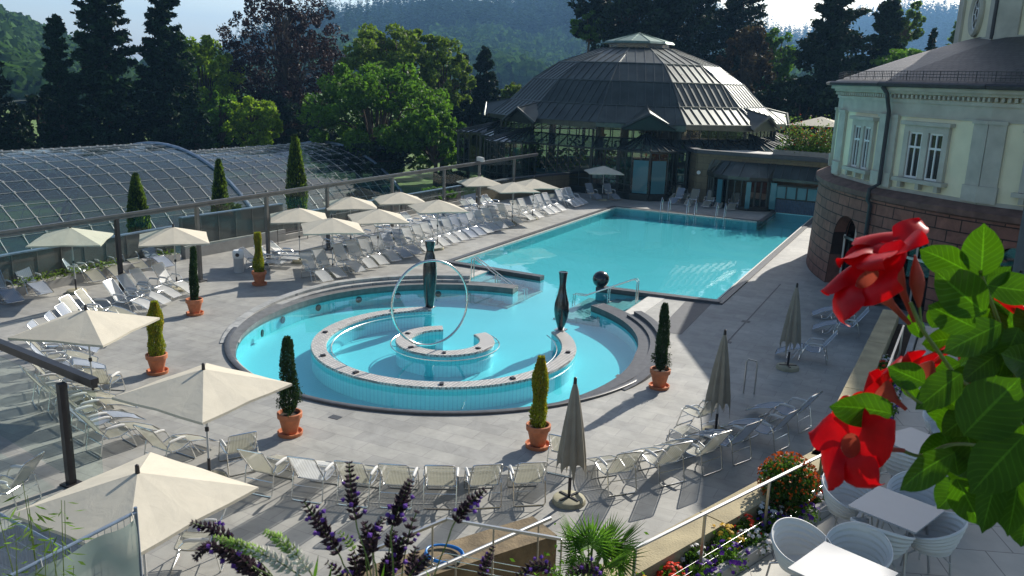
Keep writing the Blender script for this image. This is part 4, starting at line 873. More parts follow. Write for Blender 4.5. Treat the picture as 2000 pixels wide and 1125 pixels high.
def make_closed():
    t = thing('closed_parasol', 'x', 'parasol'); c = MB(); n = 48; prof = [(2.46, .03), (2.3, .075), (2.0, .13), (1.6, .20), (1.25, .25), (1.0, .285), (.78, .31)]; V = []
    for j, (z, r) in enumerate(prof):
        for k in range(n):
            a = 2*pi*k/n; w_ = min(1, j/3); s_ = cos(8*a); rr = r*(1 - .26*w_*(.5 - .5*s_)) + .02*w_*sin(3*a + 1)
            zz = z - (.42*(max(0, s_)**2)*(1 if int((a*8/(2*pi) + .5)) % 2 == 0 else .35) if j == len(prof) - 1 else 0) + (.08 if j == len(prof) - 1 else 0); V.append((rr*cos(a), rr*sin(a), zz))
    F = [(j*n + k, (j+1)*n + k, (j+1)*n + (k+1) % n, j*n + (k+1) % n) for j in range(len(prof) - 1) for k in range(n)]
    c.add(V, F).build('folded_canopy', 'canvasfold', t, True); MB().tube([(0, 0, .35), (0, 0, 2.5)], .022, 8).build('pole', 'bin', t, True); MB().lathe([(.001, 2.58), (.03, 2.56), (.035, 2.44)], 10).build('finial', 'darkmetal', t, True)
    MB().tube([(0, 0, .04), (0, 0, .52)], .032, 8).build('sleeve', 'darkmetal', t, True); b = base_mb().build('base', 'parbase', t, True)
    MB().box((0, 0, .12), (.5, .05, .02), .6).box((0, 0, .121), (.5, .05, .02), .6 + pi/2).build('foot_plate', 'darkmetal', b)
    return t
up = make_parasol(); first = True
for px, py, rot, lb in [(137, 441, 40, 'cream parasol by the first windscreen post, crossed by its shadow'), (338, 440, 48, 'cream parasol behind the tall thin cypress at the end of the zinc wall'),
    (167, 600, 20, 'cream parasol above the left arc, its corner touching the golden cypress'), (397, 715, 0, 'large cream parasol overlapping the dark cypress pot at the left front'),
    (268, 915, 0, 'biggest cream parasol at the bottom left behind the tarp fence'), (583, 403, 45, 'cream parasol right behind the golden cypress and litter bin'),
    (648, 422, 45, 'cream parasol nearest the round basin in the front parasol row'), (684, 381, 45, 'second cream parasol of the back row from the litter bin'),
    (738, 405, 45, 'second cream parasol of the front row from the round basin'), (780, 372, 45, 'third cream parasol of the back row, against the end of the glass vault'),
    (855, 387, 45, 'third cream parasol of the front row, standing just left of the spotlight post'), (939, 342, 45, 'cream parasol right behind the spotlight post'),
    (1003, 353, 45, 'fourth cream parasol of the front row, overlapping two others'), (1043, 347, 45, 'cream parasol before the tan wall, rightmost of the sunlit ones'),
    (1180, 322, 30, 'grey-looking parasol in full shade before the domed pavilion')]:
    o = up if first else copy_tree(up); first = False; p = G(px, py, 2.42); o.location = (p.x, p.y, 0); o.rotation_euler = (0, 0, R_(rot) + random.uniform(-.04, .04)); o.name = 'parasol'; tag(o, lb, 'parasol', 'open cream parasols')
cl = make_closed(); first = True
for px, py, lb in [(1111, 980, 'closed taupe parasol on a round yellow base in the sun at the front'), (1397, 848, 'closed taupe parasol at the shadow edge above the near arc'), (1538, 720, 'closed taupe parasol in shade beside the wheeled lounger'), (1657, 632, 'closed taupe parasol mostly hidden behind the red flowers')]:
    o = cl if first else copy_tree(cl); first = False; p = G(px, py); o.location = (p.x, p.y, 0); o.rotation_euler = (0, 0, random.uniform(0, 6)); o.name = 'closed_parasol'; tag(o, lb, 'parasol', 'closed taupe parasols')
# ================================================================== CYPRESSES IN TERRACOTTA POTS
def column(n, h, rfun, z0, lean=0, up_=1.6):
    z = rng.uniform(0, 1, n); a = rng.uniform(0, 2*pi, n); r = np.array([rfun(t) for t in z])*rng.uniform(.35, 1.08, n)**.6; r *= 1 + .13*np.sin(a*3 + z*9)
    C = np.stack([r*np.cos(a) + lean*z*h, r*np.sin(a), z0 + z*h], 1); ax_ = np.stack([np.cos(a)*.55, np.sin(a)*.55, np.full(n, up_)], 1)
    return C, unit(ax_)
def pot_tree(px, py, h, rad, mt, label, shape, extra=None, n=7000, lean=0):
    p = G(px, py); t = thing('potted_cypress', label, 'potted tree', p, random.uniform(0, 6)); s = .92
    pt = MB().lathe([(.001, .05), (.15, .05), (.165, .06), (.24, .40), (.25, .41), (.275, .42), (.28, .53), (.265, .54), (.235, .535), (.225, .46), (.001, .46)], 32).build('pot', 'terracotta', t, True)
    MB().lathe([(.001, .03), (.24, .03), (.26, .085), (.285, .085), (.27, .0), (.001, 0)], 32).build('saucer', 'terracotta', t, True); MB().lathe([(.001, .475), (.23, .465)], 20).build('soil', 'soil', pt)
    MB().tube([(0, 0, .45), (lean*.3, .0, .9), (lean*h*.8, 0, .5 + h*.8)], [.025, .02, .006], 6).build('trunk', 'trunk', t, True)
    C, A_ = column(n, h, lambda z: rad*shape(z), .5, lean)
    if extra is not None: C = np.concatenate([C, extra(C)]); A_ = np.concatenate([A_, unit(rng.normal(size=(len(C) - len(A_), 3)) + [0, 0, .8])])
    leaves('foliage', C, .07, mt, t, A_, .5, .30)
    if mt == 'f_gold':   # golden sprays at the tip and mixed through
        k = int(n*.25); z = rng.uniform(0, 1, k)**.45; a = rng.uniform(0, 2*pi, k); r = np.array([rad*shape(x) for x in z])*1.03; leaves('golden_sprays', np.stack([r*np.cos(a) + lean*z*h, r*np.sin(a), .5 + z*h], 1), .06, 'f_goldtip', t, unit(np.stack([np.cos(a)*.4, np.sin(a)*.4, np.full(k, 1.5)], 1)), .3, .3)
    return t
cone = lambda z: (min(1, z/.12)**.5)*(1 - z**3*.55)*(1 if z < .97 else .7); thin = lambda z: min(1, .55 + z*1.2)*(1 - max(0, z - .75)*2.0)
club = lambda z: (.84 + .13*sin(z*11 + .5))*(.8 + .2*min(1, z*5))*(1 - z**4*.55)
def wisps(k, zmax, sp):
    def f(C): return np.concatenate([np.stack([c[0] + rng.normal(0, .045, 90), c[1] + rng.normal(0, .045, 90), c[2] + rng.uniform(-.12, .14, 90)], 1) for c in [np.array([sp*cos(a), sp*sin(a), .55 + rng.uniform(.05, zmax)]) for a in rng.uniform(0, 2*pi, k)]])
    return f
pot_tree(1050, 872, 1.62, .20, 'f_gold', 'golden potted cypress standing beside the first closed parasol', club)
pot_tree(1287, 757, 1.85, .17, 'f_potdark', 'dark green potted cypress at the shadow edge right of the basin', cone, wisps(7, .7, .2))
pot_tree(567, 848, 1.80, .19, 'f_potdark', 'dark potted cypress with straggly side shoots behind the large left parasol', cone, wisps(8, .6, .24))
pot_tree(308, 728, 1.46, .235, 'f_gold', 'thick yellow-green potted cypress touched by a parasol corner', club, lean=-.05)
pot_tree(381, 614, 1.80, .15, 'f_cypress', 'thin leaning dark potted cypress beside the left arc', lambda z: .55 + .55*(1 - z)*min(1, .3 + z*3), lean=-.07)
pot_tree(507, 556, 1.52, .20, 'f_gold', 'bright golden potted cypress beside the litter bin', lambda z: (.8 + .2*sin(z*8))*(1 - z**3*.45))
# ================================================================== BINS, SCULPTURES, RAILS
def bin_(px, py, label):
    t = thing('litter_bin', label, 'bin', G(px, py), R_(-40)); MB().lathe([(.001, 0), (.2, 0), (.2, .56), (.215, .58)], 24).build('body', 'bin', t, True)
    MB().lathe([(.215, .58), (.225, .6), (.225, .84), (.19, .9), (.001, .93)], 24).build('lid', 'whitepaint', t, True); MB().lathe([(.001, 0), (.075, 0), (.075, .03), (.001, .03)], 16).build('opening', 'darkmetal', t).matrix_local = Matrix.Translation((.205, -.06, .74)) @ Matrix.Rotation(R_(90), 4, 'Y')
bin_(467, 531, 'white round litter bin beside the golden cypress by the concrete plinth'); bin_(1440, 402, 'white litter bin in shade beside the glazed door bay')
def vase(px, py, prof, label):
    p = G(px, py, .1); t = thing('vase_sculpture', label, 'sculpture', (p.x, p.y, .09)); MB().lathe(prof, 36).build('body', 'black', t, True); MB().box((0, 0, .012), (.34, .34, .03)).build('foot_plate', 'brushed', t)
vase(839, 600, [(.001, .02), (.14, .02), (.15, .05), (.20, .5), (.245, 1.1), (.235, 1.5), (.17, 1.85), (.125, 2.0), (.125, 2.06), (.165, 2.2), (.18, 2.36), (.17, 2.37), (.001, 2.36)], 'tall black vase sculpture with flared lip on the far end of the spiral ring')
vase(1095, 644, [(.001, .02), (.085, .02), (.10, .06), (.21, .42), (.245, .68), (.23, .9), (.15, 1.2), (.11, 1.42), (.105, 1.55), (.12, 1.75), (.145, 1.93), (.135, 1.935), (.001, 1.93)], 'shorter round-bellied black vase sculpture on the right end of the spiral ring')
p = G(1173, 560, .12); t = MB().lathe([(.001, -.33)] + [(.33*cos(x), .33*sin(x)) for x in [R_(-80 + 10*k) for k in range(17)]] + [(.001, .33)], 36).build('ball_sculpture', 'black', None, True); t.location = (p.x, p.y, .10 + .32); tag(t, 'glossy black ball on the end of the basin wall', 'sculpture')
p = G(840, 674, .12); d = (Vector((p.x, p.y, 0))).normalized(); side = Vector((d.y, -d.x, 0)); b = MB(); Rr = 1.29; q = R_(22); e = (side*cos(q) + d*sin(q))
b.tube([e*(Rr*.93*cos(x)) + Vector((0, 0, Rr + Rr*sin(x))) for x in [2*pi*k/64 for k in range(64)]], .035, 10, closed=True); t = b.build('ring_sculpture', 'chrome', None, True); t.location = (p.x, p.y, .13); tag(t, 'big thin steel hoop standing upright on the small curled ring', 'sculpture')
def handrail(name, label, build):
    t = thing(name, label, 'handrail'); b = MB(); build(b); return b, t
t = thing('handrail', 'double steel handrail sloping down the left steps between the basins', 'handrail', (-16.3, 29.0, 0))
for k, dy in enumerate((0, .22)):
    b = MB(); b.tube([(-.1, dy, 0), (-.1, dy, .86), (-.02, dy, .93), (.06, dy, .9), (1.75, dy, -.02), (2.3, dy, -.06), (2.32, dy, -.5)], .022, 8); b.tube([(1.0, dy, .38), (1.0, dy, -.5)], .018, 6); b.build('rail', 'chrome', t, True)
t = thing('handrail', 'steel handrail sloping down the right steps beside the black ball', 'handrail', (-9.65, 29.3, 0))
for k, dy in enumerate((0, .2)):
    b = MB(); b.tube([(.1, dy, 0), (.1, dy, .82), (.03, dy, .88), (-.08, dy, .86), (-1.9, dy, .0), (-2.4, dy, -.02), (-2.42, dy, -.5)], .022, 8); b.tube([(-1.0, dy, .42), (-1.0, dy, -.5)], .018, 6); b.build('rail', 'chrome', t, True)
p, q = G(1452, 768), G(1473, 770); t = MB().tube([p, p + Vector((0, 0, .88)), p.lerp(q, .15) + Vector((0, 0, .96)), p.lerp(q, .9) + Vector((0, 0, .92)), q + Vector((0, 0, .84)), q], .022, 8).build('grab_bar', 'brushed', None, True); tag(t, 'bent steel grab bar standing alone on the shaded deck', 'handrail')
for i, (px, py) in enumerate([(1322, 401), (1370, 406), (1425, 411)]):
    p = G(px, py); o = MB().tube([(0, .1, 0), (0, .1, .75), (0, -.05, .9), (0, -.3, .6), (0, -.35, -.5)], .022, 7).tube([(.5, .1, 0), (.5, .1, .75), (.5, -.05, .9), (.5, -.3, .6), (.5, -.35, -.5)], .022, 7).build('pool_ladder', 'chrome', None, True) if i == 0 else o.copy()
    if i: COL.objects.link(o)
    o.location = (p.x, 52.2, 0); tag(o, ['left', 'middle', 'right'][i] + ' one of three small steel ladders at the far pool edge', 'ladder', 'pool ladders')
# low wall at the far left end of the deck
t = thing('tan_wall', 'low curved tan block wall with dark cap left of the far parasol', 'wall', (-25.5, 53, 0)); pts = [(-.9, -5.6), (-.6, -2), (.2, 2), (1.6, 6.5)]
MB().wall(pts, 0, 1.25, .4).build('blocks', 'tanwall', t); MB().wall([(x, y) for x, y in pts], 1.25, 1.36, .5).build('cap', 'darkslab', t)
# roof terrace over the annex
def rosebush(x, y, z, h, r, label, n=900):
    t = thing('rose_bush', label, 'bush', (x, y, z)); C = rng.normal(size=(n, 3))*[r*.5, r*.5, h*.26] + [0, 0, h*.5]; leaves('foliage', C, .2, 'f_ash', t); k = n//9; leaves('blossoms', C[:k]*1.05, .16, 'p_orange', t)
    b = MB()
    for j in range(5): b.tube([(0, 0, 0), (rng.normal()*.2, rng.normal()*.2, h*.5), (rng.normal()*r*.5, rng.normal()*r*.5, h*.9)], .02, 4)
    b.build('stems', 'trunk', t)
for px, py, h, lb in [(1552, 290, 2.4, 'tall rose bush at the left end of the roof terrace'), (1585, 288, 1.8, 'rose bush in the middle of the roof terrace'), (1613, 285, 2.2, 'rose bush against the villa on the roof terrace')]:
    p = at_d(px, py, 60); rosebush(p.x, p.y, 3.34, h, .9, lb)
p = at_d(1600, 262, 66); t = thing('terrace_parasol', 'flat pale parasol spread over the roof terrace beyond the roses', 'parasol', (p.x, p.y, 3.34)); MB().add([(-2, -2, 2.0), (2, -2, 2.0), (2, 2, 2.0), (-2, 2, 2.0), (0, 0, 2.6)], [(0, 1, 4), (1, 2, 4), (2, 3, 4), (3, 0, 4)]).build('canopy', 'canvas', t); MB().tube([(0, 0, 0), (0, 0, 2.55)], .04, 6).build('pole', 'bin', t)
t = thing('trough_planter', 'grey trough planter on the edge of the annex roof', 'planter', (-8.0, 58.6, 3.34)); MB().box((0, 0, .28), (4.6, .7, .56)).build('trough', 'concrete', t); leaves('greenery', rng.uniform([-2.2, -.35, .5], [2.2, .35, .85], (900, 3)), .18, 'f_green', t)
for i, (x, y) in enumerate([(-9.2, 61), (-7.6, 61.6)]):
    o = copy_tree(PROTO[('fwhite', 'flat')]); o.name = 'lounger'; o.location = (x, y, 3.34); o.rotation_euler = (0, 0, 2.2); tag(o, 'white lounger up on the roof terrace, ' + ('nearer the dome' if i == 0 else 'nearer the villa'), 'lounger', 'loungers on the roof terrace')
for i, (px, py) in enumerate([(1420, 668), (1457, 628), (1213, 735), (655, 815)]):
    p = G(px, py); o = MB().box((0, 0, .004), (.28, .2, .008)); tag(o.build('drain', 'darkslab'), kind='structure').location = (p.x, p.y, 0)
# ================================================================== TREES
def conifer(label, px, ptop, pbase_w, d, mt, n=15000, top=None, sz=.55, cat='conifer', power=.8, gap=.5, grp=None, name='conifer_tree', zb=None):
    b = at_d(px, 300, d); z0 = groundz(b.x, b.y) if zb is None else zb; H = (at_d(px, ptop, d).z if top is None else top) - z0; R = pbase_w/2*d/FPX*1.05
    t = thing(name, label, cat, (b.x, b.y, z0), rng.uniform(0, 6), grp); MB().tube([(0, 0, 0), (0, 0, H*.5), (0, 0, H*.98)], [.5, .32, .03], 8).build('trunk', 'trunk', t, True)
    nb = int(60 + H*7); C = []; A = []; bt = MB(); per = max(20, n//nb)
    for k in range(nb):
        f = (k + rng.uniform(0, 1))/nb; z = H*(.05 + .94*f); L = R*((1 - f)**power)*rng.uniform(.7, 1.12)*(1 if f > .12 else .6 + f*3) + .25; a = rng.uniform(0, 2*pi); dv = np.array([cos(a), sin(a), 0]); droop = -.22 if f < .8 else .25
        s = rng.uniform(0, 1, per)**.55; w_ = L*.30*(1 - s*.5); pts = np.outer(s*L, dv) + np.stack([np.zeros(per), np.zeros(per), z + droop*s*L + .35*L*s*s], 1)
        pts += rng.normal(size=(per, 3))*np.stack([w_*.5, w_*.5, w_*.32], 1); C.append(pts); A.append(np.tile(dv*.8 + [0, 0, -.15], (per, 1)))
        if k % 4 == 0: bt.tube([(0, 0, z), tuple(dv*L*.9 + [0, 0, z + droop*L])], [.06, .02], 4)
    bt.build('limbs', 'trunk', t); leaves('crown', np.concatenate(C), sz, mt, t, np.concatenate(A), .7, .42); return t
def broadleaf(label, px, py, wpx, hpx, d, mt, n=16000, sz=.5, sparse=0, name='broadleaf_tree', cat='tree', zc=None, grp=None, zb=None, ncl=90):
    c = at_d(px, py, d); z0 = groundz(c.x, c.y) if zb is None else zb; rx = wpx/2*d/FPX; rz = hpx/2*d/FPX; t = thing(name, label, cat, (c.x, c.y, z0), 0, grp); zc_ = c.z - z0
    tr = MB(); tr.tube([(0, 0, 0), (.1, 0, max(.5, zc_ - rz*.7)), (0, .1, zc_ + rz*.3)], [rx*.09, rx*.06, .05], 8); CL = []
    for k in range(ncl):
        u = rng.normal(size=3); u /= np.linalg.norm(u); f = rng.uniform(.25, 1.12)**.5; CL.append(np.array([u[0]*rx*f, u[1]*rx*f, zc_ + u[2]*rz*f]))
    for c_ in CL[::3]: tr.tube([(0, 0, max(.4, zc_ - rz*.8)), tuple(c_*[.45, .45, 1] + [0, 0, -rz*.12]), tuple(c_)], [.12, .07, .015], 4, cap=False)
    tr.build('trunk', 'trunk', t); P = []; per = n//ncl
    for c_ in CL:
        s = rng.uniform(.09, .25)*(1 - .35*sparse); q = rng.normal(size=(per, 3)); q = unit(q)*rng.uniform(.3, 1, (per, 1))**.5; P.append(c_ + q*[rx*s, rx*s, rz*s*.8])
    leaves('crown', np.concatenate(P), sz, mt, t, None, 1, .6); return t
G1 = 'giant conifers behind the glass vaults'
conifer('small dark conifer at the far left edge of the photo', -8, 60, 120, 92, 'f_dark', 9000, grp=G1)
conifer('short dark cone-shaped conifer low beside the left photo edge', 38, 205, 80, 90, 'f_dark', 5000)
conifer('dark pointed conifer left of the two tallest, with a thin tip', 130, 32, 74, 96, 'f_sequoia', 24000, grp=G1, power=.62)
conifer('tallest broad sequoia cut off by the top of the photo, left one', 222, -130, 124, 97, 'f_sequoia', 40000, grp=G1, power=.6)
conifer('tall slim sequoia cut off by the top of the photo, right of the broad one', 335, -60, 124, 99, 'f_sequoia', 36000, grp=G1, power=.72)
conifer('lower dark green conifer skirting the slim sequoia', 385, 175, 80, 92, 'f_sequoia', 7000)
broadleaf('bright yellow-green tree between the slim sequoia and the copper beech', 400, 165, 120, 180, 112, 'f_lime', 15000, .5)
broadleaf('round leafy lime-green tree low behind the glass vault', 492, 245, 92, 100, 95, 'f_lime', 9000, .45)
broadleaf('bright green undergrowth tree right of the dark conifer skirt', 430, 232, 80, 100, 100, 'f_green', 7000, .45)
broadleaf('huge dark copper beech with thin purple twigs against the sky', 560, 120, 225, 260, 115, 'f_beech', 30000, .36, sparse=1.2, ncl=330)
broadleaf('dark shaded tree in the gap under the copper beech', 540, 240, 190, 110, 112, 'f_dark', 9000, .55)
broadleaf('large olive-green maple behind the bright maple', 775, 130, 190, 150, 100, 'f_olive', 20000, .45, ncl=120)
broadleaf('olive-green maple bough reaching right towards the dark spruce', 865, 165, 110, 150, 98, 'f_olive', 11000, .42)
broadleaf('big bright green maple in front of the olive maple', 735, 235, 240, 210, 84, 'f_green', 26000, .42, ncl=130)
broadleaf('leafy green shrub tree below the bright maple by the lawn', 850, 270, 120, 120, 78, 'f_green', 9000, .38)
broadleaf('dark shrub mass at the foot of the maples', 700, 305, 200, 60, 80, 'f_dark', 6000, .4)
conifer('dark pointed spruce standing alone left of the dome', 943, 92, 96, 104, 'f_dark', 20000, cat='spruce', name='spruce_tree')
conifer('thin distant spruce top beside the olive maple', 905, 105, 40, 118, 'f_dark', 3000, cat='spruce', name='spruce_tree')
broadleaf('dark bushes in the shade left of the pavilion', 915, 260, 90, 120, 92, 'f_dark', 6000, .5)
broadleaf('small rounded tree just left of the dome eaves', 1000, 185, 40, 45, 108, 'f_olive', 3000, .4)
for px, py, w_, h_, lb in [(80, 246, 95, 120, 'low dark bushes in the gap between the far left conifers'), (440, 278, 130, 40, 'dark bushes below the lime-green trees behind the vaults'), (645, 285, 90, 50, 'dark bushes at the foot of the copper beech')]:
    broadleaf(lb, px, py, w_, h_, 104, 'f_dark', 4500, .5, name='garden_bush', cat='bush')
# behind the dome
G2 = 'tall dark trees behind the dome'
broadleaf('dark cedar with a bough hanging out over the dome at its left', 1235, 15, 210, 190, 112, 'f_dark', 22000, .6, ncl=130, grp=G2)
broadleaf('green overhanging bough at the left of the dark cedar', 1150, 55, 75, 60, 110, 'f_green', 2800, .45, sparse=.5, ncl=30)
conifer('broad dark conifer right behind the lantern of the dome', 1330, -120, 200, 114, 'f_dark', 34000, grp=G2, power=.5)
conifer('dark conifer between the dome and the brownish tree', 1425, -90, 130, 116, 'f_dark', 26000, grp=G2, power=.5)
broadleaf('reddish brown tree above the right side of the dome', 1455, 150, 105, 160, 106, 'f_brown', 12000, .45)
broadleaf('light green tree glowing between the brown tree and the big conifer', 1515, 120, 70, 110, 118, 'f_green', 7000, .45)
conifer('big dense dark conifer in the gap left of the villa', 1605, -70, 175, 100, 'f_dark', 40000, grp=G2, power=.55)
conifer('second dense dark conifer, nearer the villa roof', 1700, 0, 105, 104, 'f_dark', 24000, grp=G2, power=.55)
broadleaf('dark hedge trees filling the gap under the big conifer', 1560, 225, 190, 130, 96, 'f_dark', 12000, .5)
broadleaf('thin light ash tree above the villa roof', 1758, 70, 75, 120, 112, 'f_ash', 6500, .42, sparse=.6)
conifer('small dark conifer just above the ridge of the villa roof', 1790, 55, 40, 108, 'f_dark', 3000)
conifer('pale young spruce with open branches above the villa roof', 1832, 38, 62, 120, 'f_ash', 2600, cat='spruce', name='spruce_tree', sz=.45)
broadleaf('green treetop peeping over the slate roof', 1775, 120, 110, 40, 100, 'f_green', 4000, .4)
# slim cypresses in the garden right behind the windscreen
def cypress(label, px, pt, pb, d, w, mt='f_cypress', n=9000):
    b = at_d(px, pb, d); tp = at_d(px, pt, d); z0 = b.z - 1.2; H = tp.z - z0; t = thing('cypress_tree', label, 'cypress', (b.x, b.y, z0), rng.uniform(0, 6), 'slim cypresses behind the windscreen'); R = w/2*d/FPX
    C, A_ = column(n, H*.97, lambda z: R*(.55 + .6*min(1, z*3))*(1 - z**2.2*.86), .1); leaves('foliage', C, .17, mt, t, A_, .4, .32)
    k = n//5; z = rng.uniform(0, .95, k); a = rng.uniform(0, 2*pi, k); r = np.array([R*(.55 + .6*min(1, x*3))*(1 - x**2.2*.86) for x in z])*rng.uniform(.95, 1.18, k); leaves('sprays', np.stack([r*np.cos(a), r*np.sin(a), .1 + z*H], 1), .2, 'f_olive', t, unit(np.stack([np.cos(a)*.5, np.sin(a)*.5, np.full(k, 1.2)], 1)), .3, .3)
    MB().tube([(0, 0, -2.4), (0, 0, H*.7)], [.1, .03], 6).build('trunk', 'trunk', t)
cypress('double-tipped slim cypress before the left vault', 272, 338, 450, 50, 34); cypress('sharp-pointed slim cypress between the two vault ends', 433, 310, 440, 50, 30); cypress('tallest slim cypress, with a brownish right side, before the far vault', 580, 262, 405, 48, 35)
broadleaf('rounded green bush beside the sharp-pointed slim cypress', 452, 422, 46, 46, 47, 'f_bush', 3500, .16, name='garden_bush', cat='bush', zb=-2.2)
broadleaf('dark trimmed bush on the lawn beyond the windscreen posts', 880, 352, 62, 36, 62, 'f_dark', 3500, .2, name='garden_bush', cat='bush')
broadleaf('bright leafy shrub row in front of the lawn', 855, 378, 70, 22, 53, 'f_green', 2500, .2, name='garden_bush', cat='bush', zb=-1.9)
w = MB(); a_, b_, c_, d_ = [Vector((p.x, p.y, groundz(p.x, p.y) + .03)) for p in (G(800, 378, -2), G(840, 378, -2), G(905, 340, -2.2), G(885, 338, -2.2))]
w.add([a_, b_, c_, d_], [(0, 1, 2, 3)]); tag(w.build('garden_path', 'path'), kind='structure')
# ================================================================== CAFE TERRACE (lower right, about 3 m above the deck)
TZ = 3.05; U_ = Vector((.345, .939, 0)); N_ = Vector((.939, -.345, 0)); T0 = Vector((-1.31, 8.22, 0))
V_ = Vector((.03, .9995, 0)); VN = Vector((.9995, -.03, 0)); UB = 3.0
def tp(u, n, z=TZ):   # along the terrace edge (it bends at UB), n metres in from it
    if u <= UB: p = T0 + U_*u + N_*n
    else:
        p = T0 + U_*UB + V_*(u - UB) + (VN if u > UB + .01 else N_)*n
    return Vector((p.x, p.y, z))
w = MB().prism([tuple(tp(u, n)[:2]) for u, n in ((-4, 0), (-4, 5.5), (11.9, 8), (11.9, .02), (3.0, 0))], TZ - .3, TZ); tag(w.build('cafe_terrace', 'tan_terrace'), kind='structure')
w = MB().prism([tuple(tp(u, n)[:2]) for u, n in ((-4, .2), (-4, 5.4), (11.7, 7.9), (11.7, .2), (3.0, .2))], -.05, TZ - .32); tag(w.build('terrace_base', 'tanstone'), kind='structure')
pl = thing('planter_bed', 'long raised flower bed with tan stone wall along the terrace edge', 'planter', tp(0, -.4, 0))
def LP(u, n, z): return tp(u, n, z) - pl.location
b = MB()
for a, c in ((-4, -1.9), (-1.88, .3), (.32, 1.7), (1.72, 3.0), (3.02, 6), (6.02, 9), (9.02, 11.8)): b.bar(LP(a, -.62, 1.65), LP(c, -.62, 1.65), .34, 3.3)
b.build('outer_wall', 'tanstone', pl); MB().bar(LP(-4, -.06, 1.6), LP(3, -.06, 1.6), .10, 3.2).bar(LP(3.02, -.06, 1.6), LP(11.8, -.06, 1.6), .10, 3.19).build('inner_kerb', 'concrete', pl); MB().bar(LP(-4, -.28, 1.5), LP(3, -.28, 1.5), .36, 3.06).bar(LP(3.02, -.28, 1.5), LP(11.8, -.28, 1.5), .36, 3.05).build('soil', 'soil', pl)
rl = thing('terrace_railing', 'thin steel railing with three wires along the planted terrace edge', 'railing', tp(0, -.3, TZ)); LR = lambda u, z, n=-.2: tp(u, n, TZ + z) - rl.location
b = MB(); b.bar(LR(-1.62, .80), LR(3, .66), .032, .018).bar(LR(3.02, .66), LR(9, .66), .032, .018); b.build('top_rail', 'brushed', rl)
b = MB()
for z in (.10, .17, .26): b.tube([LR(-1.6, z), LR(3, z), LR(3.02, z), LR(9, z)], .0022, 5)
b.build('wires', 'chrome', rl)
for u in (-1.6, -.5, .72, 1.9, 2.95, 4.2, 5.6, 7, 8.9): MB().bar(LR(u, -.1), LR(u, .66 + max(0, 3 - u)*.03), .03, .014, U_).build('post', 'brushed', rl)
# flowers: separate plants in the bed
def flower(u, n, z, col, r, k, leafm, label, cat='flower', kk=26, name='flowering_plant'):
    t = thing(name, label, cat, tp(u, n, z), 0, 'bedding plants along the terrace'); C = unit(rng.normal(size=(k, 3)))*rng.uniform(.3, 1, (k, 1))*[r, r, r*.6] + [0, 0, r*.45]; leaves('leaves', C, .045, leafm, t, None, 1, .55)
    if col:
        D = unit(rng.normal(size=(kk, 3)) + [0, 0, .6])*[r, r, r*.62] + [0, 0, r*.5]; V = []; F = []
        for c in D:
            a0 = rng.uniform(0, 6); R = rng.uniform(.022, .036); nn = c/np.linalg.norm(c) + rng.normal(size=3)*.3 + [0, -.3, .4]; nn /= np.linalg.norm(nn); e1 = np.cross(nn, [0, 0, 1.0]) + 1e-4; e1 /= np.linalg.norm(e1); e2 = np.cross(nn, e1)
            for j in range(5):
                a = a0 + j*2*pi/5; d = e1*cos(a) + e2*sin(a); s = -e1*sin(a) + e2*cos(a); i = len(V); V += [c + nn*.01, c + d*R*.6 + s*R*.42 + nn*.014, c + d*R, c + d*R*.6 - s*R*.42 + nn*.014]; F.append((i, i+1, i+2, i+3))
        npmesh('blossoms', V, F, col, t)
kinds = [('p_white', 'white'), ('p_purple', 'violet'), ('p_yellow', 'yellow'), ('p_white', 'white'), ('p_scarlet', 'scarlet'), ('p_purple', 'violet')]; u = -3.2; i = 0
while u < 8.5:
    c, cn_ = kinds[i % 6]
    if i in (9, 10): c, cn_ = 'p_scarlet', 'scarlet'
    flower(u + rng.uniform(-.04, .04), -.27 + (.12 if i % 2 else -.10) + rng.uniform(-.04, .04), TZ + .03, c, rng.uniform(.15, .23), 620, 'f_green' if i % 3 else 'f_bush', '%s-flowered bedding plant, %s along the terrace bed from the palm' % (cn_, ('%s' % ORD[i]) if i < 30 else 'far ' + ORD[i - 30])); u += .24; i += 1
t = thing('lantana_bush', 'round bush of orange blossoms in a terracotta pot behind the railing', 'bush', tp(1.45, -.36, TZ - .28)); C = unit(rng.normal(size=(3200, 3)))*rng.uniform(.45, 1.0, (3200, 1))*[.33, .33, .30] + [0, 0, .72]; leaves('leaves', C, .055, 'f_bush', t, None, 1, .55)
leaves('blossoms', unit(rng.normal(size=(430, 3)) + [0, 0, .3])*[.35, .35, .32] + [0, 0, .73], .04, 'p_orange', t, None, 1, .9); b = MB(); [b.tube([(0, 0, .3), (.1*cos(k), .1*sin(k), .6), (.25*cos(k), .25*sin(k), .85)], .01, 5) for k in range(6)]; b.build('stems', 'trunk', t); MB().lathe([(.001, .02), (.12, .02), (.17, .3), (.19, .3), (.19, .36), (.16, .36), (.001, .33)], 24).build('pot', 'terracotta', t, True)
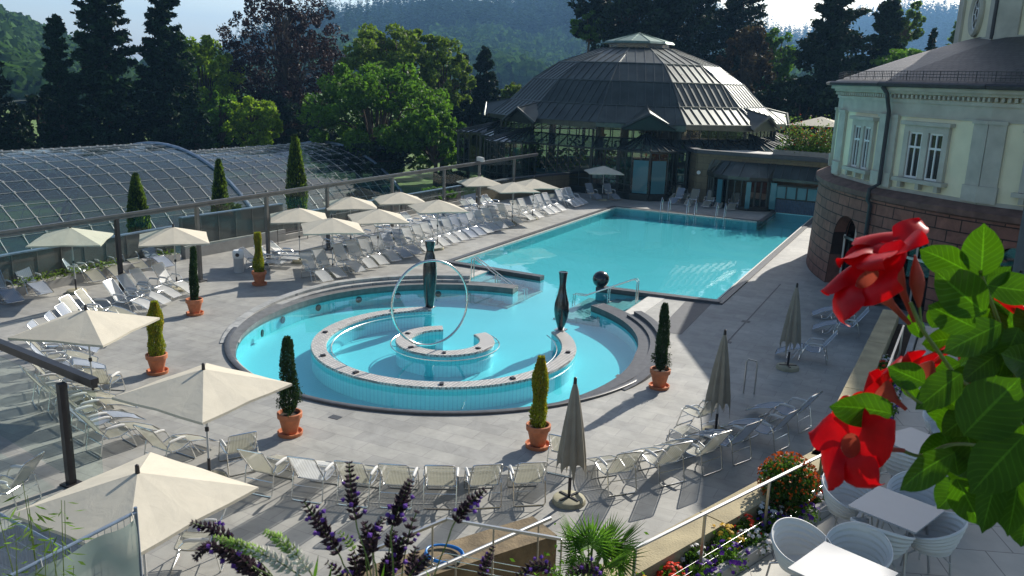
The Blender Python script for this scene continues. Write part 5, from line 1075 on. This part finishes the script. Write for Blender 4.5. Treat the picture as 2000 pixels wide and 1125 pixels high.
# tables and tub chairs
def make_table():
    t = thing('cafe_table', 'x', 'table'); MB().box((0, 0, .73), (.7, .7, .018)).build('tabletop', 'tablewhite', t)
    for sx, sy in ((1, 1), (1, -1), (-1, 1), (-1, -1)): MB().tube([(sx*.22, sy*.22, .72), (sx*.31, sy*.31, .01)], .014, 8).build('leg', 'brushed', t)
    return t
def make_tub():
    t = thing('tub_chair', 'x', 'chair'); n = 40; V = []; rows = 12
    for j in range(rows + 1):
        f = j/rows; 
        for k in range(n + 1):
            a = -pi/2 - R_(142) + R_(284)*k/n; back = .5 - .5*sin(a); rim = .60 + .20*back**1.3; zz = .43 + (rim - .43)*f; r = .19 + .115*f**.7 + .006*(1 if j % 2 else -1)*(f > .15); V.append((r*1.02*cos(a), r*.98*sin(a), zz - .0))
    F = [(j*(n+1) + k, j*(n+1) + k + 1, (j+1)*(n+1) + k + 1, (j+1)*(n+1) + k) for j in range(rows) for k in range(n)]; s = MB().add(V, F).build('shell', 'wplastic', t, True); so_ = s.modifiers.new('thickness', 'SOLIDIFY'); so_.thickness = .012
    MB().lathe([(.001, .435), (.14, .437), (.2, .45), (.2, .43), (.001, .42)], 28).build('seat', 'wplastic', t, True)
    for sx, sy in ((1, 1), (1, -1), (-1, 1), (-1, -1)): MB().tube([(sx*.13, sy*.12, .43), (sx*.2, sy*.19, .40), (sx*.235, sy*.235, .01)], .010, 7).build('leg', 'brushed', t)
    return t
tabs = [((1672, 1000), (1735, 955), (1815, 985), (1780, 1030), 'white square cafe table in the middle, half in shade'), ((1555, 1105), (1625, 1072), (1740, 1122), (1670, 1160), 'white square cafe table cut off by the bottom edge of the photo'), ((1740, 862), (1795, 840), (1850, 862), (1790, 892), 'white cafe table farther back behind the red flowers')]
pt_ = make_table(); first = True; TC = []
for a, b_, c, d, lb in tabs:
    o = pt_ if first else copy_tree(pt_); first = False; q = [G(*p, TZ + .74) for p in (a, b_, c, d)]; m_ = sum(q, Vector())/4; e = q[2] - q[1]; o.location = (m_.x, m_.y, TZ); o.rotation_euler = (0, 0, atan2(e.y, e.x)); o.name = 'cafe_table'; tag(o, lb, 'table', 'white cafe tables'); TC.append((m_, atan2(e.y, e.x)))
ch = make_tub(); first = True
for px, py, tgt, lb in [(1658, 968, 0, 'white ribbed tub chair left of the middle cafe table'), (1790, 965, 0, 'white tub chair behind the middle cafe table, partly under a leaf'), (1722, 1040, 0, 'white tub chair in front of the middle cafe table'), (1822, 1035, 0, 'white tub chair right of the middle cafe table, in shade'),
    (1567, 1072, 1, 'white ribbed tub chair at the left of the bottom cafe table'), (1675, 1080, 1, 'white tub chair behind the bottom cafe table'), (1770, 895, 2, 'white tub chair at the left of the far cafe table'), (1870, 905, 2, 'white tub chair right of the far cafe table in shade'), (1850, 820, 2, 'white tub chair behind the far cafe table'), (1965, 655, -1, 'white tub chair glimpsed between leaves at the right edge')]:
    o = ch if first else copy_tree(ch); first = False; p = G(px, py, TZ + .62); o.location = (p.x, p.y, TZ); d = (TC[tgt][0] - p) if tgt >= 0 else Vector((-1, -.3, 0)); o.rotation_euler = (0, 0, atan2(d.y, d.x) - pi/2 + random.uniform(-.2, .2)); o.name = 'tub_chair'; tag(o, lb, 'chair', 'white tub chairs on the terrace')
# ================================================================== STAIR WALL, PALM, HOSE (bottom centre)
sw = thing('stair_wall', 'brown sandstone stair wall with a flat weathered top and shaded face', 'wall', (-4.1, 9.35, 0)); dv = Vector((-.55, -.835, 0)); nv = Vector((.835, -.55, 0)); O = Vector((0, 0, 0))
q = [G(1040, 1008, 2.1), G(1088, 1045, 2.1)]; wd2 = (q[1] - q[0]).length; nv = (q[1] - q[0]).normalized(); dv = Vector((nv.y, -nv.x, 0)); sw.location = (q[0].x, q[0].y, 0); w_ = MB(); hw = wd2/2
w_.bar(nv*hw + dv*.0 + Vector((0, 0, 1.05)), nv*hw + dv*4.2 + Vector((0, 0, 1.05)), wd2, 2.1); w_.build('masonry', 'brownstone', sw)
h = thing('stair_handrail', 'fat round steel tube handrail above the brown stair wall', 'handrail', (0, 0, 0)); a, b_ = G(1075, 1012, 2.75), G(820, 1125, 2.75); MB().tube([b_ + (b_ - a)*.6, a], .027, 10).build('tube', 'brushed', h); [MB().tube([a.lerp(b_, f), a.lerp(b_, f) - Vector((0, 0, .62))], .012, 6).build('bracket', 'brushed', h) for f in (.1, .75)]
cr = thing('wire_railing', 'thin railing with wires and slim posts around the stair well', 'railing', (0, 0, 0)); a, b_, c = G(690, 1090, 3.25), G(872, 1014, 3.25), G(1097, 1053, 3.25); b = MB(); b.bar(a, b_, .03, .03).bar(b_, c, .03, .03); b.build('top_rail', 'brushed', cr)
b = MB(); [b.tube([b_.lerp(a, 1) - Vector((0, 0, dz)), b_ - Vector((0, 0, dz)), c - Vector((0, 0, dz))], .005, 5) for dz in (.42, .5, .58)]; b.build('wires', 'chrome', cr)
for f, (s_, e_) in ((.16, (b_, a)), (.8, (b_, a)), (.42, (b_, c)), (1, (b_, c))): p = s_.lerp(e_, f); MB().tube([p, Vector((p.x, p.y, 2.0 if f < 1 else 1.5))], .012, 6).build('post', 'brushed', cr)
p = G(866, 1084, 2.12); t = MB().tube([(.24*cos(x), .2*sin(x), .012 + .006*sin(3*x)) for x in [2*pi*k/40 for k in range(40)]], .014, 8, closed=True).tube([(.25*cos(x) + .02, .19*sin(x), .034 + .006*sin(2*x)) for x in [2*pi*k/40 for k in range(40)]], .014, 8, closed=True).build('hose_coil', 'hose', None, True); t.location = p; tag(t, 'blue garden hose coiled on the brown stair wall', 'hose')
def fan_palm(px, py, z, label, scale=1):
    p = G(px, py, z); t = thing('fan_palm', label, 'palm', p); V = []; F = []; st_ = MB()
    for k in range(15):
        a = rng.uniform(0, 2*pi); el = R_(rng.uniform(25, 85)); L = rng.uniform(.28, .5)*scale; d = np.array([cos(a)*cos(el), sin(a)*cos(el), sin(el)]); tip = d*L; st_.tube([(0, 0, -.3), tuple(tip*.5 + [0, 0, .02]), tuple(tip)], .006, 5); s = np.cross(d, [0, 0, 1.0]); s /= np.linalg.norm(s); nn = np.cross(s, d)
        for j in range(26):
            b2 = R_(-105 + 210*j/25); e = d*cos(b2) + s*sin(b2); l2 = rng.uniform(.34, .44)*scale*(1 - .25*abs(b2)/2); e2 = e + nn*(-.18*abs(b2)) ; sd_ = np.cross(e2, nn); sd_ /= np.linalg.norm(sd_); i = len(V); m_ = tip + e2*l2*.5; V += [tip, m_ + sd_*.011*scale, tip + e2*l2 + [0, 0, -.06*l2], m_ - sd_*.011*scale]; F.append((i, i+1, i+2, i+3))
    npmesh('fronds', V, F, 'f_palm', t); st_.build('stalks', 'l_stem', t); MB().tube([(0, 0, -.9), (0, 0, -.2)], [.08, .05], 8).build('stem', 'trunk', t); return t
fan_palm(1152, 1135, 3.55, 'green fan palm with spiky fronds at the bottom beside the stair wall', .88)
p = G(1150, 1175, 3.3); t = thing('leafy_bush', 'bright leafy bush below the fan palm at the bottom edge', 'bush', p); C = rng.normal(size=(2600, 3))*[.24, .24, .13]; leaves('leaves', C, .06, 'f_green', t)
# ================================================================== TARP FENCE AND BAMBOO (lower left)
def hfence(label, pa, pb, z, tarp):
    a, b_ = G(*pa, z), G(*pb, z); t = thing('site_fence', label, 'fence', (b_.x, b_.y, z - 2.0)); zf = z; A, B = a - t.location, b_ - t.location; d = (A - B).normalized(); L = (A - B).length; A = B + d*max(L, 3.4); D = Vector((0, 0, 1))
    MB().tube([A, B], .021, 8).build('top_tube', 'galv', t); MB().tube([A - D*1.85, B - D*1.85], .021, 8).build('bottom_tube', 'galv', t); MB().tube([B + D*.06, B - D*zf], .021, 8).build('post', 'galv', t); MB().tube([A, A - D*zf], .021, 8).build('post', 'galv', t)
    LL = (A - B).length; m_ = MB(); k = .08
    while k < LL: m_.tube([B + d*k, B + d*k - D*1.85], .0028, 4, cap=False); k += .085
    for z_ in (.25, .5, .75, 1, 1.25, 1.5): m_.tube([B - D*z_, A - D*z_], .0028, 4, cap=False)
    m_.build('wire_mesh', 'galv', t)
    if tarp:
        n, r = 60, 16; nn = Vector((d.y, -d.x, 0)); nn = nn if nn.dot(EYE - b_) > 0 else -nn; V = []
        for j in range(r + 1):
            for i in range(n + 1): f, g = i/n, j/r; V.append(B + d*(.04 + f*(LL - .1)) - D*(.06 + 1.8*g + .02*sin(f*31)*(1 - g)) + nn*(.03 + .018*sin(f*22 + g*5) + .014*sin(g*13 + f*6)))
        MB().add(V, [(j*(n+1) + i, j*(n+1) + i + 1, (j+1)*(n+1) + i + 1, (j+1)*(n+1) + i) for j in range(r) for i in range(n)]).build('tarp', 'tarp', t, True); c = MB()
        for f in (.02, .35, .62, .9): c.tube([B + d*f*LL + D*.03 + nn*.02, B + d*f*LL - D*.1 + nn*.05], .006, 4)
        c.build('cable_ties', 'wplastic', t)
hfence('site fence panel hung with a crumpled grey-green tarp in front of the biggest parasol', (20, 1125), (265, 1000), 2.95, True); hfence('bare wire mesh fence panel with blue-grey tube at the bottom left', (-60, 972), (135, 1078), 2.7, False)
def bamboo(px, py, z, d, label, n):
    p = at_d(px, py, d); t = thing('bamboo', label, 'bamboo', (p.x, p.y, 0)); s = MB(); C = []; A = []
    for k in range(n):
        b0 = rng.normal(size=2)*.3; hh = p.z + rng.normal()*.35; lean = rng.normal(size=2)*.25; s.tube([(b0[0], b0[1], 0), (b0[0] + lean[0]*.5, b0[1] + lean[1]*.5, hh*.6), (b0[0] + lean[0], b0[1] + lean[1], hh)], [.010, .008, .003], 5)
        for j in range(34): f = rng.uniform(.45, 1); q = np.array([b0[0] + lean[0]*f, b0[1] + lean[1]*f, hh*f]); a = rng.uniform(0, 6.28); dd = np.array([cos(a), sin(a), -.35]); C.append(q + dd*rng.uniform(.05, .22)); A.append(dd)
    s.build('canes', 'l_stem', t); leaves('leaves', C, .15, 'f_bamboo', t, A, .25, .16)
bamboo(-5, 960, 0, 9.5, 'bamboo leaves poking in at the left photo edge', 9); bamboo(15, 1100, 0, 8.6, 'bamboo clump behind the wire mesh fence at the bottom left', 8)
# ================================================================== FLOWERS ON THE BALCONY (about a metre from the lens)
def PD(px, py, t): return EYE + ray(px, py)*t
def curve_pts(P, n=5):   # Catmull-Rom
    P = [Vector(p) for p in P]; Q = [P[0]*2 - P[1]] + P + [P[-1]*2 - P[-2]]; out = []
    for i in range(1, len(Q) - 2):
        for k in range(n):
            t = k/n; a, b, c, d = Q[i-1], Q[i], Q[i+1], Q[i+2]; out.append(.5*((2*b) + (c - a)*t + (2*a - 5*b + 4*c - d)*t*t + (3*b - a - 3*c + d)*t**3))
    return out + [P[-1]]
# ---- mandevilla
mv = thing('mandevilla', 'red trumpet-flowered climbing plant with glossy green leaves at the right, close to the lens', 'flowering plant', PD(1990, 900, .98))
ML = mv.location
def stem(pts, r, name='stem'): return MB().tube([p - ML for p in curve_pts(pts, 6)], r, 8).build(name, 'l_stem', mv, True)
stem([PD(2080, 1160, .98), PD(2030, 900, .98), PD(1960, 790, .95), PD(1880, 745, .9), PD(1835, 690, .87), PD(1800, 640, .86), PD(1778, 590, .86)], .0021)
stem([PD(2060, 1080, 1.0), PD(2000, 880, .97), PD(1930, 872, .94), PD(1860, 868, .91), PD(1800, 890, .9), PD(1760, 880, .9)], .0019)
stem([PD(2030, 950, 1.0), PD(1985, 740, .97), PD(1955, 640, .93), PD(1925, 560, .9), PD(1915, 528, .89)], .0019)
stem([PD(1880, 745, .9), PD(1820, 790, .88), PD(1775, 770, .87), PD(1745, 720, .87)], .0016)
stem([PD(1800, 640, .86), PD(1796, 600, .86), PD(1792, 575, .86)], .0013)
def trumpet(base, throat, size, roll, open_=1.0, mt='p_red'):
    base, throat = base - ML, throat - ML; ax_ = (throat - base); L = ax_.length; ax_.normalize(); e1 = ax_.orthogonal().normalized(); e2 = ax_.cross(e1)
    t = MB(); prof = [(0, .0022), (.25, .0028), (.42, .0036), (.55, .0062), (.75, .0095), (1, .0125)]; n = 20; V = []
    for f, r in prof:
        for k in range(n): a = 2*pi*k/n; V.append(base + ax_*(L*f) + (e1*cos(a) + e2*sin(a))*r*(size/.042))
    t.add(V, [(j*n + k, j*n + (k+1) % n, (j+1)*n + (k+1) % n, (j+1)*n + k) for j in range(len(prof) - 1) for k in range(n)]); tb = t.build('flower_tube', 'tube_pink', mv, True)
    b = MB(); S_, T_ = 9, 8; rt = .0125*(size/.042)
    for q in range(5):
        ph = roll + 2*pi*q/5; wob = random.uniform(-.25, .25); V = []; out = random.uniform(.85, 1.1)*open_
        for i in range(S_ + 1):
            s = i/S_; wdt = R_(42)*(1 + .18*sin(pi*s))*(1 - max(0, (s - .45)/.55)**1.7*.97); r = rt + size*(s*.95)*min(1.15, out); axl = size*(.42*s - .38*s*s*out + .03*sin(5*s + q)) 
            for j in range(T_ + 1):
                u = -1 + 2*j/T_; a = ph + u*wdt + .5*s*s + wob*s*.4; rr = r*(1 - .06*u*u*s); lift = size*.10*sin(2.2*u + wob*3)*s + size*.05*u*s
                V.append(throat + ax_*(axl + lift) + (e1*cos(a) + e2*sin(a))*rr)
        b.add(V, [(i*(T_+1) + j, i*(T_+1) + j + 1, (i+1)*(T_+1) + j + 1, (i+1)*(T_+1) + j) for i in range(S_) for j in range(T_)])
    return b.build('petals', mt, mv, True)
for base, thr, size, roll, op in [((1786, 628, .875), (1730, 486, .856), .043, .9, .92), ((1776, 632, .875), (1694, 545, .85), .043, 1.7, 1.0), ((1765, 880, .9), (1662, 870, .862), .042, .15, 1.05), ((1840, 790, .95), (1800, 715, .97), .048, .8, 1.0), ((1770, 800, .93), (1722, 758, .95), .04, 2.0, .8), ((2075, 560, .95), (2022, 615, .96), .05, 1.0, .9)]:
    trumpet(PD(*base), PD(*thr), size, roll, op)
b = MB(); p0, p1 = PD(1795, 600, .86) - ML, PD(1787, 498, .85) - ML; b.tube([p0.lerp(p1, f) for f in (0, .2, .45, .65, .85, 1)], [.0015, .0045, .0075, .0062, .0028, .0008], 10); b.build('flower_bud', 'tube_pink', mv, True)
b = MB(); p0, p1 = PD(1862, 790, .92) - ML, PD(1905, 740, .93) - ML; b.tube([p0.lerp(p1, f) for f in (0, .3, .7, 1)], [.001, .004, .003, .0008], 8); b.build('flower_bud', 'tube_pink', mv, True)
def mleaf(bp, tp_, wpx, fold=.25, curl=.15, tilt=0, d=None):
    B, T = PD(*bp) - ML, PD(*tp_) - ML; ax_ = T - B; L = ax_.length; ax_.normalize(); vw = ((B + T)/2 + ML - EYE).normalized(); s = ax_.cross(vw).normalized(); nn = s.cross(ax_); s2 = s*cos(tilt) + nn*sin(tilt); n2 = s2.cross(ax_).normalized(); hw = wpx*bp[2]/FPX/2; b = MB(); V = []; NS, NT = 14, 6
    for i in range(NS + 1):
        f = i/NS; w_ = hw*(sin(pi*min(1, f**.85))**.75)*(1 if f < .88 else (1 - f)/.12*.75 + .25) if 0 < f < 1 else .0008
        if f == 1: w_ = .0003
        for j in range(NT + 1):
            u = -1 + 2*j/NT; V.append(B + ax_*(L*f) + s2*(u*w_) + n2*(-abs(u)*w_*fold + curl*L*sin(pi*f)*.5 + .02*L*sin(f*16)*abs(u)*.5))
    b.add(V, [(i*(NT+1) + j, i*(NT+1) + j + 1, (i+1)*(NT+1) + j + 1, (i+1)*(NT+1) + j) for i in range(NS) for j in range(NT)], [(i/NS, -1 + 2*j/NT) for i in range(NS + 1) for j in range(NT + 1)]); return b.build('leaf', 'l_mand', mv, True)
LV = [((1916, 540, .89), (1922, 436, .88), 74, .2, .1, .1), ((1895, 532, .9), (1796, 487, .88), 62, .2, .2, .2), ((1925, 612, .88), (1826, 528, .85), 88, .2, .12, -.1), ((1922, 556, .91), (2050, 572, .9), 66, .2, .15, .2),
      ((1905, 640, .89), (1812, 596, .87), 66, .15, .1, 0), ((1745, 808, .86), (1619, 794, .83), 72, .3, .15, .35), ((1806, 748, .87), (1733, 716, .86), 56, .25, .1, .1), ((1878, 728, .88), (1788, 800, .87), 64, .2, .1, .1),
      ((1882, 850, .87), (1992, 738, .86), 118, .15, .12, -.1), ((1862, 884, .88), (1757, 958, .86), 66, .3, .15, .5), ((2000, 850, .86), (1896, 965, .85), 104, .2, .15, .1), ((1950, 925, .9), (1918, 1042, .88), 54, .25, .1, .2), ((1990, 925, .9), (1968, 1048, .88), 62, .25, .1, -.2),
      ((1955, 632, .91), (1842, 690, .89), 70, .2, .12, .1), ((1990, 640, .93), (1950, 740, .92), 74, .2, .1, .4), ((1950, 690, .92), (1880, 745, .9), 58, .2, .1, .2), ((1900, 690, .93), (1960, 630, .92), 46, .2, .1, .3), ((2040, 720, .92), (1955, 690, .9), 70, .2, .1, -.2),
      ((1820, 640, .9), (1845, 588, .89), 44, .2, .1, .5), ((1800, 660, .89), (1775, 610, .88), 30, .2, .1, .2), ((2050, 800, .9), (1968, 760, .88), 80, .2, .1, .1), ((1930, 560, .92), (1975, 520, .91), 40, .2, .1, .6), ((1835, 770, .9), (1875, 800, .89), 30, .3, .1, 0), ((1790, 780, .88), (1762, 735, .87), 30, .2, .1, .3),
      ((2060, 1000, .92), (1965, 960, .9), 84, .2, .1, .2), ((1870, 660, .95), (1800, 672, .94), 50, .2, .1, .3), ((1905, 800, .96), (1840, 850, .95), 60, .2, .1, 0), ((2030, 880, .95), (1930, 850, .94), 80, .2, .1, .2), ((2040, 660, .96), (1985, 600, .95), 60, .2, .1, .3)]
for v in LV: mleaf(*v)
for k in range(60):
    x, y, dp = rng.uniform(1860, 2060), rng.uniform(570, 1000), rng.uniform(.97, 1.12); a = rng.uniform(0, 2*pi); l_ = rng.uniform(70, 105); mleaf((x, y, dp), (x + l_*cos(a), y + l_*sin(a), dp + rng.uniform(-.03, .03)), rng.uniform(48, 72), .25, .12, rng.uniform(-.7, .7))
mleaf((1742, 808, .9), (1700, 775, .9), 36, .2, .1, .4)
# ---- lavender and speedwell
def calyx(c, d, L, r):
    d = Vector(d).normalized(); e = d.orthogonal().normalized(); g = d.cross(e); b = c + d*L*.45
    return [c] + [b + e*r, b + g*r, b - e*r, b - g*r] + [c + d*L]
CF = [(0, 1, 2), (0, 2, 3), (0, 3, 4), (0, 4, 1), (5, 2, 1), (5, 3, 2), (5, 4, 3), (5, 1, 4)]
def spike(par, pts, stem_to, step=.0055, rad=.0062, mt='lav', col=.06, cmt='lavp', gaps=(), thick=1.0, clen=.0085):
    o = par.location; C = curve_pts(pts, 8); b = MB(); cb = MB(); d = 0; nxt = 0; tot = sum((q - p).length for p, q in zip(C, C[1:]))
    for p, q in zip(C, C[1:]):
        t = (q - p); l_ = t.length; t.normalize(); e = t.orthogonal().normalized(); g = t.cross(e)
        while nxt <= d + l_:
            c = p + t*(nxt - d); f = nxt/tot; m_ = 9; sc = thick*(.55 + .6*min(1, f*2.2)); up_ = -t; a0 = random.uniform(0, 6)
            for k in range(m_):
                a = a0 + 2*pi*k/m_ + random.uniform(-.25, .25); rd = e*cos(a) + g*sin(a); L = clen*sc*random.uniform(.8, 1.2); b.add([v - o for v in calyx(c + rd*.001, rd*1.0 + up_*random.uniform(.5, 1.0), L, L*.2)], CF)
                if random.random() < col*(f > .18): cc = c + (rd + up_*.6).normalized()*L*.98; cb.add([v - o for v in calyx(cc - rd*.001, rd + up_*.2, .006*sc, .0028*sc)], CF)
            nxt += step*random.uniform(.85, 1.2)*(1.6 if f > .82 else 1)
        d += l_
    hd = b.build('flower_spike', mt, par); 
    if cb.v: cb.build('open_blossoms', cmt, hd)
    MB().tube([p - o for p in curve_pts([C[0], C[len(C)//2], C[-1]] + stem_to, 6)], .0009*thick, 5).build('stalk', 'l_stem', par, True)
lv = thing('lavender', 'purple lavender with many upright flower spikes at the bottom centre, close to the lens', 'lavender', PD(760, 1420, 1.0)); D_ = 1.0
def S(pts, st, d=1.0, par=lv, **k): spike(par, [PD(x, y, d) for x, y in pts], [PD(x, y, d + .005*i) for i, (x, y) in enumerate(st)], **k)
S([(682, 906), (686, 960), (696, 1022)], [(700, 1040), (725, 1125), (745, 1300)], .98)
S([(595, 981), (628, 1030), (662, 1082)], [(672, 1105), (695, 1150), (735, 1320)], 1.0, thick=1.1, col=.13)
S([(800, 942), (782, 985), (764, 1038)], [(766, 1080), (768, 1125), (765, 1300)], .97, thick=1.15, col=.13)
S([(944, 959), (915, 985), (886, 1024)], [(873, 1060), (848, 1125), (800, 1300)], 1.02, col=.1)
S([(813, 1002), (802, 1030), (792, 1078)], [(785, 1125), (775, 1300)], 1.05, step=.010, thick=.95)
S([(747, 1015), (730, 1045), (716, 1080)], [(718, 1125), (740, 1300)], 1.04, thick=.95)
S([(664, 1041), (680, 1058), (692, 1076)], [(706, 1125), (745, 1310)], 1.08, thick=.7, mt='ver')
S([(836, 1087), (815, 1105), (798, 1128)], [(785, 1170), (770, 1310)], .98, thick=1.0)
S([(640, 1100), (660, 1116), (678, 1134)], [(700, 1180), (740, 1320)], 1.0, thick=.8)
S([(714, 1024), (722, 1050), (730, 1092)], [(736, 1125), (750, 1310)], 1.0, thick=1.25, col=.08)
S([(708, 1052), (712, 1080), (718, 1125)], [(730, 1180), (750, 1310)], 1.06, thick=1.1)
S([(790, 1048), (778, 1075), (770, 1120)], [(768, 1170), (765, 1310)], 1.04, thick=1.1, col=.13)
S([(688, 1085), (694, 1100), (700, 1130)], [(715, 1180), (750, 1310)], 1.07, thick=1.2)
S([(760, 1085), (756, 1100), (752, 1140)], [(752, 1180), (755, 1310)], 1.02, thick=1.2, col=.1)
S([(812, 1072), (806, 1095), (800, 1128)], [(790, 1180), (770, 1310)], 1.08, thick=1.0)
S([(770, 1040), (764, 1050), (760, 1075)], [(758, 1125), (758, 1310)], 1.1, thick=1.0)
S([(1012, 1122), (1035, 1108), (1060, 1106), (1085, 1120)], [(1100, 1160), (1060, 1340)], 1.1, thick=1.0, col=.1)
S([(1110, 1122), (1135, 1112), (1160, 1112), (1180, 1128)], [(1185, 1170), (1150, 1340)], 1.1, thick=1.0, col=.1)
S([(962, 1070), (952, 1095), (940, 1128)], [(930, 1180), (880, 1320)], 1.12, thick=.85)
bl_ = MB()
for x0, y0, x1, y1, w_ in [(612, 1140, 622, 1083, 7), (640, 1150, 648, 1102, 6), (630, 1150, 668, 1118, 6), (742, 1150, 752, 1098, 5), (850, 1150, 830, 1110, 5)]:
    a, c = PD(x0, y0, 1) - lv.location, PD(x1, y1, .99) - lv.location; s_ = RT*(w_*.0006/2); m_ = a.lerp(c, .45); bl_.add([a - s_*.6, m_ - s_, c, m_ + s_, a + s_*.6], [(0, 1, 3, 4), (1, 2, 3)])
bl_.build('blade_leaves', 'f_palm', lv)
l2 = thing('lavender', 'dark drooping lavender spikes at the bottom left of the centre, near the parasol', 'lavender', PD(560, 1420, 1.0))
S([(377, 1022), (420, 1036), (462, 1058)], [(520, 1110), (560, 1180), (565, 1330)], 1.0, l2, thick=1.0, col=.1)
S([(383, 1087), (405, 1068), (445, 1075), (500, 1110)], [(540, 1150), (565, 1330)], .97, l2, thick=1.15)
S([(432, 1082), (470, 1096), (515, 1130)], [(550, 1180), (570, 1330)], .99, l2, thick=1.3)
S([(470, 1112), (500, 1118), (530, 1140)], [(560, 1200), (575, 1330)], 1.02, l2, thick=1.2)
l3 = thing('speedwell', 'two green and white tapering flower spikes leaning left at the bottom', 'flowering plant', PD(640, 1420, 1.0))
for pts, st in (([(420, 1050), (470, 1066), (530, 1090), (585, 1125)], [(620, 1170), (640, 1330)]), ([(519, 1040), (548, 1056), (580, 1085), (612, 1128)], [(630, 1180), (645, 1330)])):
    S(pts[:3], [pts[3]] + st, .95, l3, thick=1.0, mt='ver', col=0, step=.0042, clen=.0075); S(pts[1:], st, .949, l3, thick=1.15, mt='verw', col=0, step=.006, clen=.008)
# the balcony box they grow in (below the picture)
c = PD(760, 1420, 1.02); fb = thing('flower_box', 'dark window box the lavender grows in, below the picture edge', 'planter', c); d = Vector((FW.x, FW.y, 0)).normalized(); r2 = Vector((d.y, -d.x, 0))
MB().bar(-r2*.32 - Vector((0, 0, .09)), r2*1.05 - Vector((0, 0, .09)), .2, .18).build('box', 'terracotta', fb); MB().bar(-r2*.3, r2*1.03, .17, .012).build('soil', 'soil', fb)
MB().bar(-r2*1.2 - Vector((0, 0, .24)) - d*.1, r2*1.6 - Vector((0, 0, .24)) - d*.1, .5, .12).build('ledge', 'limestone', fb)
